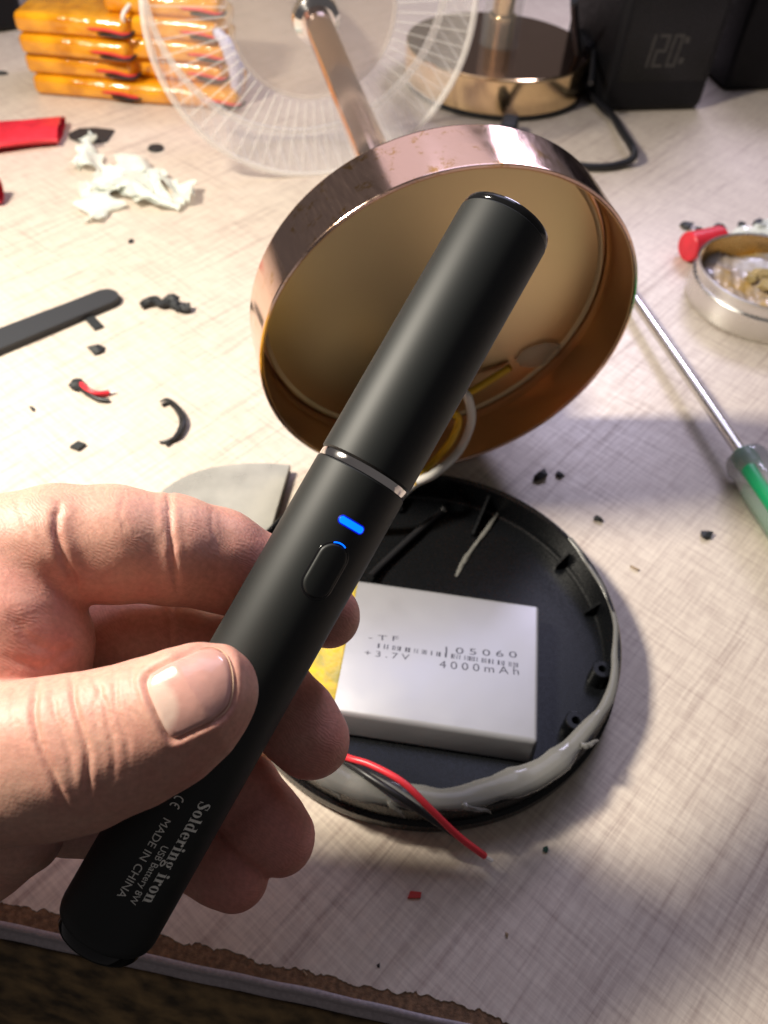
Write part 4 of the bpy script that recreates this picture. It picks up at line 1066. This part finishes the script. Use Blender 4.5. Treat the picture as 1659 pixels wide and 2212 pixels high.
# pale glue scraps
GL = [([(165, 372), (185, 352), (215, 372), (240, 395), (262, 412)], 4.5, 0.6), ([(232, 425), (262, 395), (300, 372), (325, 388)], 5.5, 0.45), ([(240, 405), (290, 430), (340, 440), (395, 455)], 3.8, 0.6),
      ([(330, 400), (360, 405), (395, 425), (415, 448)], 4.2, 0.6), ([(205, 485), (215, 455), (225, 430), (240, 408)], 4.6, 0.4), ([(185, 345), (190, 330), (196, 318), (205, 305)], 3.0, 0.6), ([(280, 390), (300, 412), (330, 425), (352, 418)], 7.5, 0.35), ([(180, 432), (205, 420), (235, 415)], 2.6, 0.6)]
GLAB = ['curved pale glue strip nearest the black tape scrap in the glue pile', 'broad pale glue flake arching over the middle of the glue pile', 'long thin glue strip along the front of the pale pile', 'pale glue strip trailing towards the clear shade',
        'pale glue strip hanging down from the pile towards the tweezers', 'short grey glue stub touching the black tape scrap', 'flat wide glue lump at the centre of the pale pile', 'small glue sliver at the side of the pile facing the red sleeve']
def flake(P, w, seed, lift=3.0):
    """a thin crumpled ribbon of dried glue along a path on the table"""
    r = np.random.default_rng(seed); C = spline(P, 7); k = len(C); m = 7; V = []; Fc = []; ph = r.random(6) * 6
    for side in (0, 1):
        for i in range(k):
            t = unit(C[min(i + 1, k - 1)] - C[max(i - 1, 0)]); nn = unit(np.array([-t[1], t[0], 0])); u = i / (k - 1)
            ww = w * (0.35 + 0.65 * math.sin(math.pi * min(max(u, 0.06), 0.94)) ** 0.6) * (1 + 0.35 * math.sin(u * 13 + ph[0]))
            for j in range(m):
                v = -1 + 2 * j / (m - 1); jag = 1 + 0.3 * math.sin(u * 23 + ph[1] + 3 * (v > 0)) * abs(v)
                z = lift * (0.5 + 0.5 * math.sin(u * 7 + ph[2] + v * 1.4)) + 1.6 * math.sin(v * 3.1 + u * 5 + ph[3]) + 0.7 * math.sin(u * 31 + v * 5 + ph[4])
                V.append(C[i] + nn * v * ww * jag + np.array([0, 0, z + (0.55 if side else 0)]))
    n0 = k * m
    for i in range(k - 1):
        for j in range(m - 1):
            q = i * m + j; Fc += [(q, q + 1, q + m + 1, q + m), (n0 + q, n0 + q + m, n0 + q + m + 1, n0 + q + 1)]
    for i in range(k - 1):
        for j in (0, m - 1): q = i * m + j; Fc.append((q, q + m, n0 + q + m, n0 + q))
    for j in range(m - 1):
        for i in (0, k - 1): q = i * m + j; Fc.append((q, q + 1, n0 + q + 1, n0 + q))
    V = np.array(V); V[:, 2] += 0.1 - V[:, 2].min(); return V, Fc


for i, ((P, r, fl), lb) in enumerate(zip(GL, GLAB)):
    V, Fc = flake([gp(x, y) for x, y in P], r * (1.5 if fl > 0.5 else 2.0), 200 + i, 3.0 + 0.6 * (i % 4))
    tag(mesh_obj('glue_scrap', V, Fc, 'glue_clear', sharp=60), lb, 'glue scrap', 'dried glue scraps in a pile')

# crumbs on the shaded side
for x, y, s, seed, m_, nm, lb in (
        (1165, 1030, 3.0, 1, 'black_rubber', 'plastic_crumb', 'larger of two black crumbs beside the lying lamp foot'), (1210, 1028, 1.9, 2, 'black_rubber', 'plastic_crumb', 'smaller of two black crumbs beside the lying lamp foot'),
        (1291, 1123, 2.0, 3, 'black_rubber', 'plastic_crumb', 'single black crumb just outside the glossy rim of the black cover'), (1524, 1157, 2.3, 4, 'black_rubber', 'plastic_crumb', 'black crumb on the table below the screwdriver handle'),
        (1479, 489, 4.0, 5, 'black_rubber', 'plastic_crumb', 'black crumb behind the short red tube, farthest from the tin'), (1511, 503, 3.2, 6, 'black_rubber', 'plastic_crumb', 'black crumb touching the top of the short red tube by the tin'),
        (1553, 495, 3.8, 7, 'black_rubber', 'plastic_crumb', 'black crumb directly behind the tin rim'), (1601, 487, 2.8, 8, 'black_rubber', 'plastic_crumb', 'faint dark crumb beside the glue flakes behind the tin'),
        (1640, 487, 3.6, 9, 'black_rubber', 'plastic_crumb', 'dark crumb on top of the glue flakes behind the tin'), (1178, 1836, 0.9, 10, 'green_dark', 'green_crumb', 'tiny dark green crumb on the table beyond the red wire end'),
        (817, 2086, 0.5, 11, 'black_rubber', 'plastic_crumb', 'tiny black speck near the chipped table edge'), (1094, 2020, 0.6, 12, 'tan', 'paper_crumb', 'tiny orange-brown speck on the bare table front'), (283, 523, 1.6, 14, 'black_rubber', 'plastic_crumb', 'faint small crumb on the bright table below the glue pile')):
    V, Fc = chip(gp(x, y), s * 1.15, s * 0.9, s * 0.6, seed, 1, 0.45, seed); tag(mesh_obj(nm, V, Fc, m_, smooth=False), lb, 'crumb')
for i, (x, y, r, lb) in enumerate(((1615, 510, 5.0, 'pale glue flake touching the back of the tin'), (1650, 497, 5.5, 'pale glue flake farther behind the tin at the picture edge'))):
    V, Fc = chip(gp(x, y), r * 1.6, r, r * 0.5, 70 + i, 2, 0.4, i); tag(mesh_obj('glue_flake', V, Fc, 'glue_clear', smooth=False), lb, 'glue flake')
p0 = gp(895, 1935); V, Fc = prism([p0 + [-1.9, -0.9, 0], p0 + [1.7, -0.6, 0], p0 + [1.9, 0.9, 0], p0 + [-1.2, 1.0, 0]], 0.05, 0.9, 0.15); tag(mesh_obj('red_chip', V, Fc, 'red_chip', smooth=False), 'small red plastic chip lying alone in front of the black cover', 'chip')
V, Fc = tube([gp(1362, 1222, 0.5), gp(1372, 1228, 0.7), gp(1380, 1231, 0.4)], 0.4, 6, 3); tag(mesh_obj('brown_splinter', V, Fc, 'tan'), 'thin tan splinter in the shadow beside the black cover', 'splinter')
V, Fc = tube([gp(655, 2096, 0.3), gp(663, 2107, 0.4)], 0.22, 6, 3); tag(mesh_obj('dark_splinter', V, Fc, 'tan'), 'thin dark splinter at the chipped table edge below the fingertips', 'splinter')

# ------------------------------------------------------------------ stacked amber-wrapped packs
KX = unit(gp(290, 218) - gp(92, 200)); KY = np.array([-KX[1], KX[0], 0]); THK = 12.4
packs = []
lefts = [(91, 286, 216), (75, 270, 167), (65, 258, 123), (52, 254, 83)]
rights = [(298, 488, 234), (274, 466, 182), (266, 460, 137), (262, 446, 99), (254, 448, 63)]
LB = {(0, 0): 'bottom amber-taped battery pack of the stack nearer the dark case', (0, 1): 'second amber-taped battery pack from the table in the four-high stack', (0, 2): 'third amber-taped battery pack from the table in the four-high stack', (0, 3): 'top amber-taped battery pack of the four-high stack',
      (1, 0): 'bottom amber-taped battery pack of the stack behind the clear shade, jutting forward', (1, 1): 'second amber-taped battery pack from the table in the five-high stack', (1, 2): 'middle amber-taped battery pack of the five-high stack', (1, 3): 'fourth amber-taped battery pack from the table in the five-high stack', (1, 4): 'top amber-taped battery pack of the five-high stack'}
for st, rows in enumerate((lefts, rights)):
    base0 = gp((rows[0][0] + rows[0][1]) / 2, rows[0][2])
    for i, (x0, x1, yb) in enumerate(rows):
        z = i * (THK + 0.25) + 0.1; a = gp(x0, yb, z); b = gp(x1, yb, z); depth_y = (base0 @ KY) + (0 if st == 0 else (0 if i == 0 else 9)) + 2 * math.sin(i * 2.1)
        ln = 72.0 if st == 0 else 74.0; xm = ((a + b) / 2) @ KX
        rayc = ray((x0 + x1) / 2, yb); tt = (depth_y) / (rayc @ KY); xm = (rayc * tt) @ KX
        c = KX * xm + KY * (depth_y + 24) + ez * (z + THK / 2)
        P = thing('battery_pack', (c[0], c[1], z), LB[(st, i)], 'battery pack', 'amber taped battery packs')
        yaw = 0.05 * math.sin(i * 3 + st); kx = unit(KX + KY * yaw); ky = np.array([-kx[1], kx[0], 0])
        V, Fc = rounded_box(c, kx, ky, ez, ln, 48, THK, 4.2, 4); V = np.array(V)
        V += (0.35 * np.sin(V[:, [0]] * 0.35 + i) * np.sin(V[:, [2]] * 0.6 + st)) * np.array([0, 1, 0.0])
        mesh_obj('wrapped_cell', V, Fc, 'kapton', P, sharp=70)
        e = c + kx * (ln / 2 - 6) - ky * 23
        V, Fc = tube([e + kx * -18 - ky * 1.2, e + kx * -6 - ky * 2.5 + ez * 0.5, e + kx * 4 - ky * 2.5 - ez * 1, e + kx * 9 + ky * 2 - ez * 2], 0.8, 8, 6); mesh_obj('red_wire', V, Fc, 'red_wire', P)
        V, Fc = tube([e + kx * -12 - ky * 1.4 - ez * 2.5, e + kx * -2 - ky * 2.8 - ez * 2.6, e + kx * 7 - ky * 1.6 - ez * 2.5, e + kx * 10.5 + ky * 3 - ez * 1], 1.0, 8, 6); mesh_obj('black_wire', V, Fc, 'black_wire', P)
        packs.append((c, kx, ky))
c, kx, ky = packs[3]
V, Fc = tube([c + kx * 34 - ky * 20 + ez * 3, c + kx * 36 - ky * 18 + ez * 10, c + kx * 46 + ky * 4 + ez * 18, c + kx * 60 + ky * 30 + ez * 26], 1.3, 10, 8); tag(mesh_obj('white_wire', V, Fc, 'white_wire'), 'thin white wire rising from the top of the four-high pack stack', 'wire')
c, kx, ky = packs[6]
V, Fc = tube([c + kx * 32 - ky * 24 + ez * 16, c + kx * 40 - ky * 26 + ez * 8, c + kx * 44 - ky * 24 - ez * 8, c + kx * 42 - ky * 22 - ez * 24], [2.5, 4.5, 5, 3], 10, 8, 1, 0.3); tag(mesh_obj('lilac_wire_bundle', V, Fc, 'lilac_wire'), 'lilac bundle of wire hanging at the end of the five-high pack stack', 'wire')

# ------------------------------------------------------------------ dark boxes, cable and plug at the back
b0, b1 = gp(1296, 246), gp(1512, 240); bx_ = unit(b1 - b0); by_ = np.array([-bx_[1], bx_[0], 0]); bw = float(np.linalg.norm(b1 - b0)); BH = 150.0
ctr = (b0 + b1) / 2 + by_ * 45 + ez * (BH / 2 + 0.1)
box = thing('power_bank', (ctr[0], ctr[1], 0.1), 'black box with a dim number display standing beside the upright gold lamp', 'power bank')
V, Fc = rounded_box(ctr, bx_, by_, ez, bw, 90, BH, 6, 4); mesh_obj('case', V, Fc, 'black_matte', box, sharp=50)
fp = ctr - by_ * 45.0
V, Fc = rounded_box(fp + ez * 6, bx_, by_, ez, bw - 12, 0.6, BH - 30, 0.25, 2); mesh_obj('front_panel', V, Fc, 'black_plastic', box, sharp=50)
def seg_digit(ch, o, w, h, t):
    segs = {'1': 'bc', '2': 'abged', '0': 'abcdef'}[ch]; R = {'a': (0, h - t, w, h), 'b': (w - t, h / 2, w, h), 'c': (w - t, 0, w, h / 2), 'd': (0, 0, w, t), 'e': (0, 0, t, h / 2), 'f': (0, h / 2, t, h), 'g': (0, h / 2 - t / 2, w, h / 2 + t / 2)}
    V = []; Fc = []
    for k, s in enumerate(segs):
        x0, y0, x1, y1 = R[s]; g = 0.25; off = -by_ * (0.45 + 0.02 * k); n0 = len(V)
        for x, y in ((x0 + g, y0 + g), (x1 - g, y0 + g), (x1 - g, y1 - g), (x0 + g, y1 - g)): V.append(o + bx_ * (x + y * 0.06) + ez * y + off)
        Fc.append((n0, n0 + 1, n0 + 2, n0 + 3))
    return V, Fc
dg0 = on_plane(1388, 146, fp, by_); dg1 = on_plane(1478, 72, fp, by_); dw = (dg1 - dg0) @ bx_; dh = (dg1 - dg0) @ ez
for ch, k0, k1 in (('1', -0.16, 0.14), ('2', 0.22, 0.58), ('0', 0.66, 1.0)):
    V, Fc = seg_digit(ch, dg0 + bx_ * dw * k0, dw * (k1 - k0), dh, 2.4); mesh_obj('display_digit', V, Fc, 'digit', box, smooth=False)
for k, z in ((1.08, 0.72), (1.08, 0.1)):
    o = dg0 + bx_ * dw * k + ez * dh * z - by_ * 0.45; mesh_obj('display_mark', [o, o + bx_ * 3.5, o + bx_ * 3.5 + ez * 4, o + ez * 4], [(0, 1, 2, 3)], 'digit', box, smooth=False)

r0 = gp(1560, 214); ctr = r0 + bx_ * 52 + by_ * 42 + ez * 70.1
V, Fc = rounded_box(ctr, bx_, by_, ez, 90, 60, 140, 5, 3)
dk = thing('dark_case', (ctr[0], ctr[1], 0.1), 'tall dark case at the picture edge beside the black box', 'case'); mesh_obj('case_body', V, Fc, 'black_matte', dk, sharp=50)
V, Fc = tube([ctr - bx_ * 45.5 - by_ * 30.2 + ez * 8, ctr - bx_ * 10 - by_ * 30.4 - ez * 4, ctr + bx_ * 40 - by_ * 30.4 - ez * 16], 0.7, 8, 6); mesh_obj('seam', V, Fc, 'lilac_wire', dk)
q0, q1 = gp(-120, 92), gp(62, 66); qx = unit(q1 - q0); qy = np.array([-qx[1], qx[0], 0])
V, Fc = rounded_box(q1 - qx * 75 + qy * 60 + ez * 45.1, qx, qy, ez, 150, 120, 90, 8, 4); bk = tag(mesh_obj('black_case', V, Fc, 'black_matte', sharp=50), 'large black case behind the amber battery packs', 'case')

cb = thing('power_cable', gp(1372, 335), 'black power cable looping on the table in front of the black box', 'cable')
V, Fc = tube([gp(1240, 0, 70), gp(1243, 60, 48), gp(1252, 130, 24), gp(1268, 190, 8), gp(1300, 232, 5), gp(1322, 250, 6), gp(1342, 283, 9), gp(1366, 320, 9), gp(1368, 340, 6), gp(1345, 353, 3.0), gp(1300, 361, 2.6), gp(1240, 356, 2.6), gp(1170, 330, 2.6), gp(1120, 300, 2.6), gp(1100, 283, 4)], 2.5, 12, 10)
mesh_obj('sheath', V, Fc, 'black_wire', cb)
c = gp(1100, 278, 8); V, Fc = rounded_box(np.array([c[0], c[1] + 4, 8]), unit([0.2, 1, 0]), unit([1, -0.2, 0]), ez, 20, 11, 9, 2.5, 3); mesh_obj('plug', V, Fc, 'black_rubber', cb, sharp=50)
ad = gp(1278, 205); V, Fc = rounded_box(np.array([ad[0] - 4, ad[1] + 18, 17.1]), bx_, by_, ez, 26, 34, 34, 5, 3)
tag(mesh_obj('power_adapter', V, Fc, 'black_matte', sharp=50), 'small black adapter between the upright gold lamp and the black box', 'adapter')
V, Fc = tube([gp(1290, 0, 40), gp(1286, 80, 30), gp(1280, 150, 30), gp(1276, 180, 30)], 1.8, 10, 8); tag(mesh_obj('adapter_cord', V, Fc, 'black_wire'), 'thin black cord dropping to the small black adapter', 'cord')
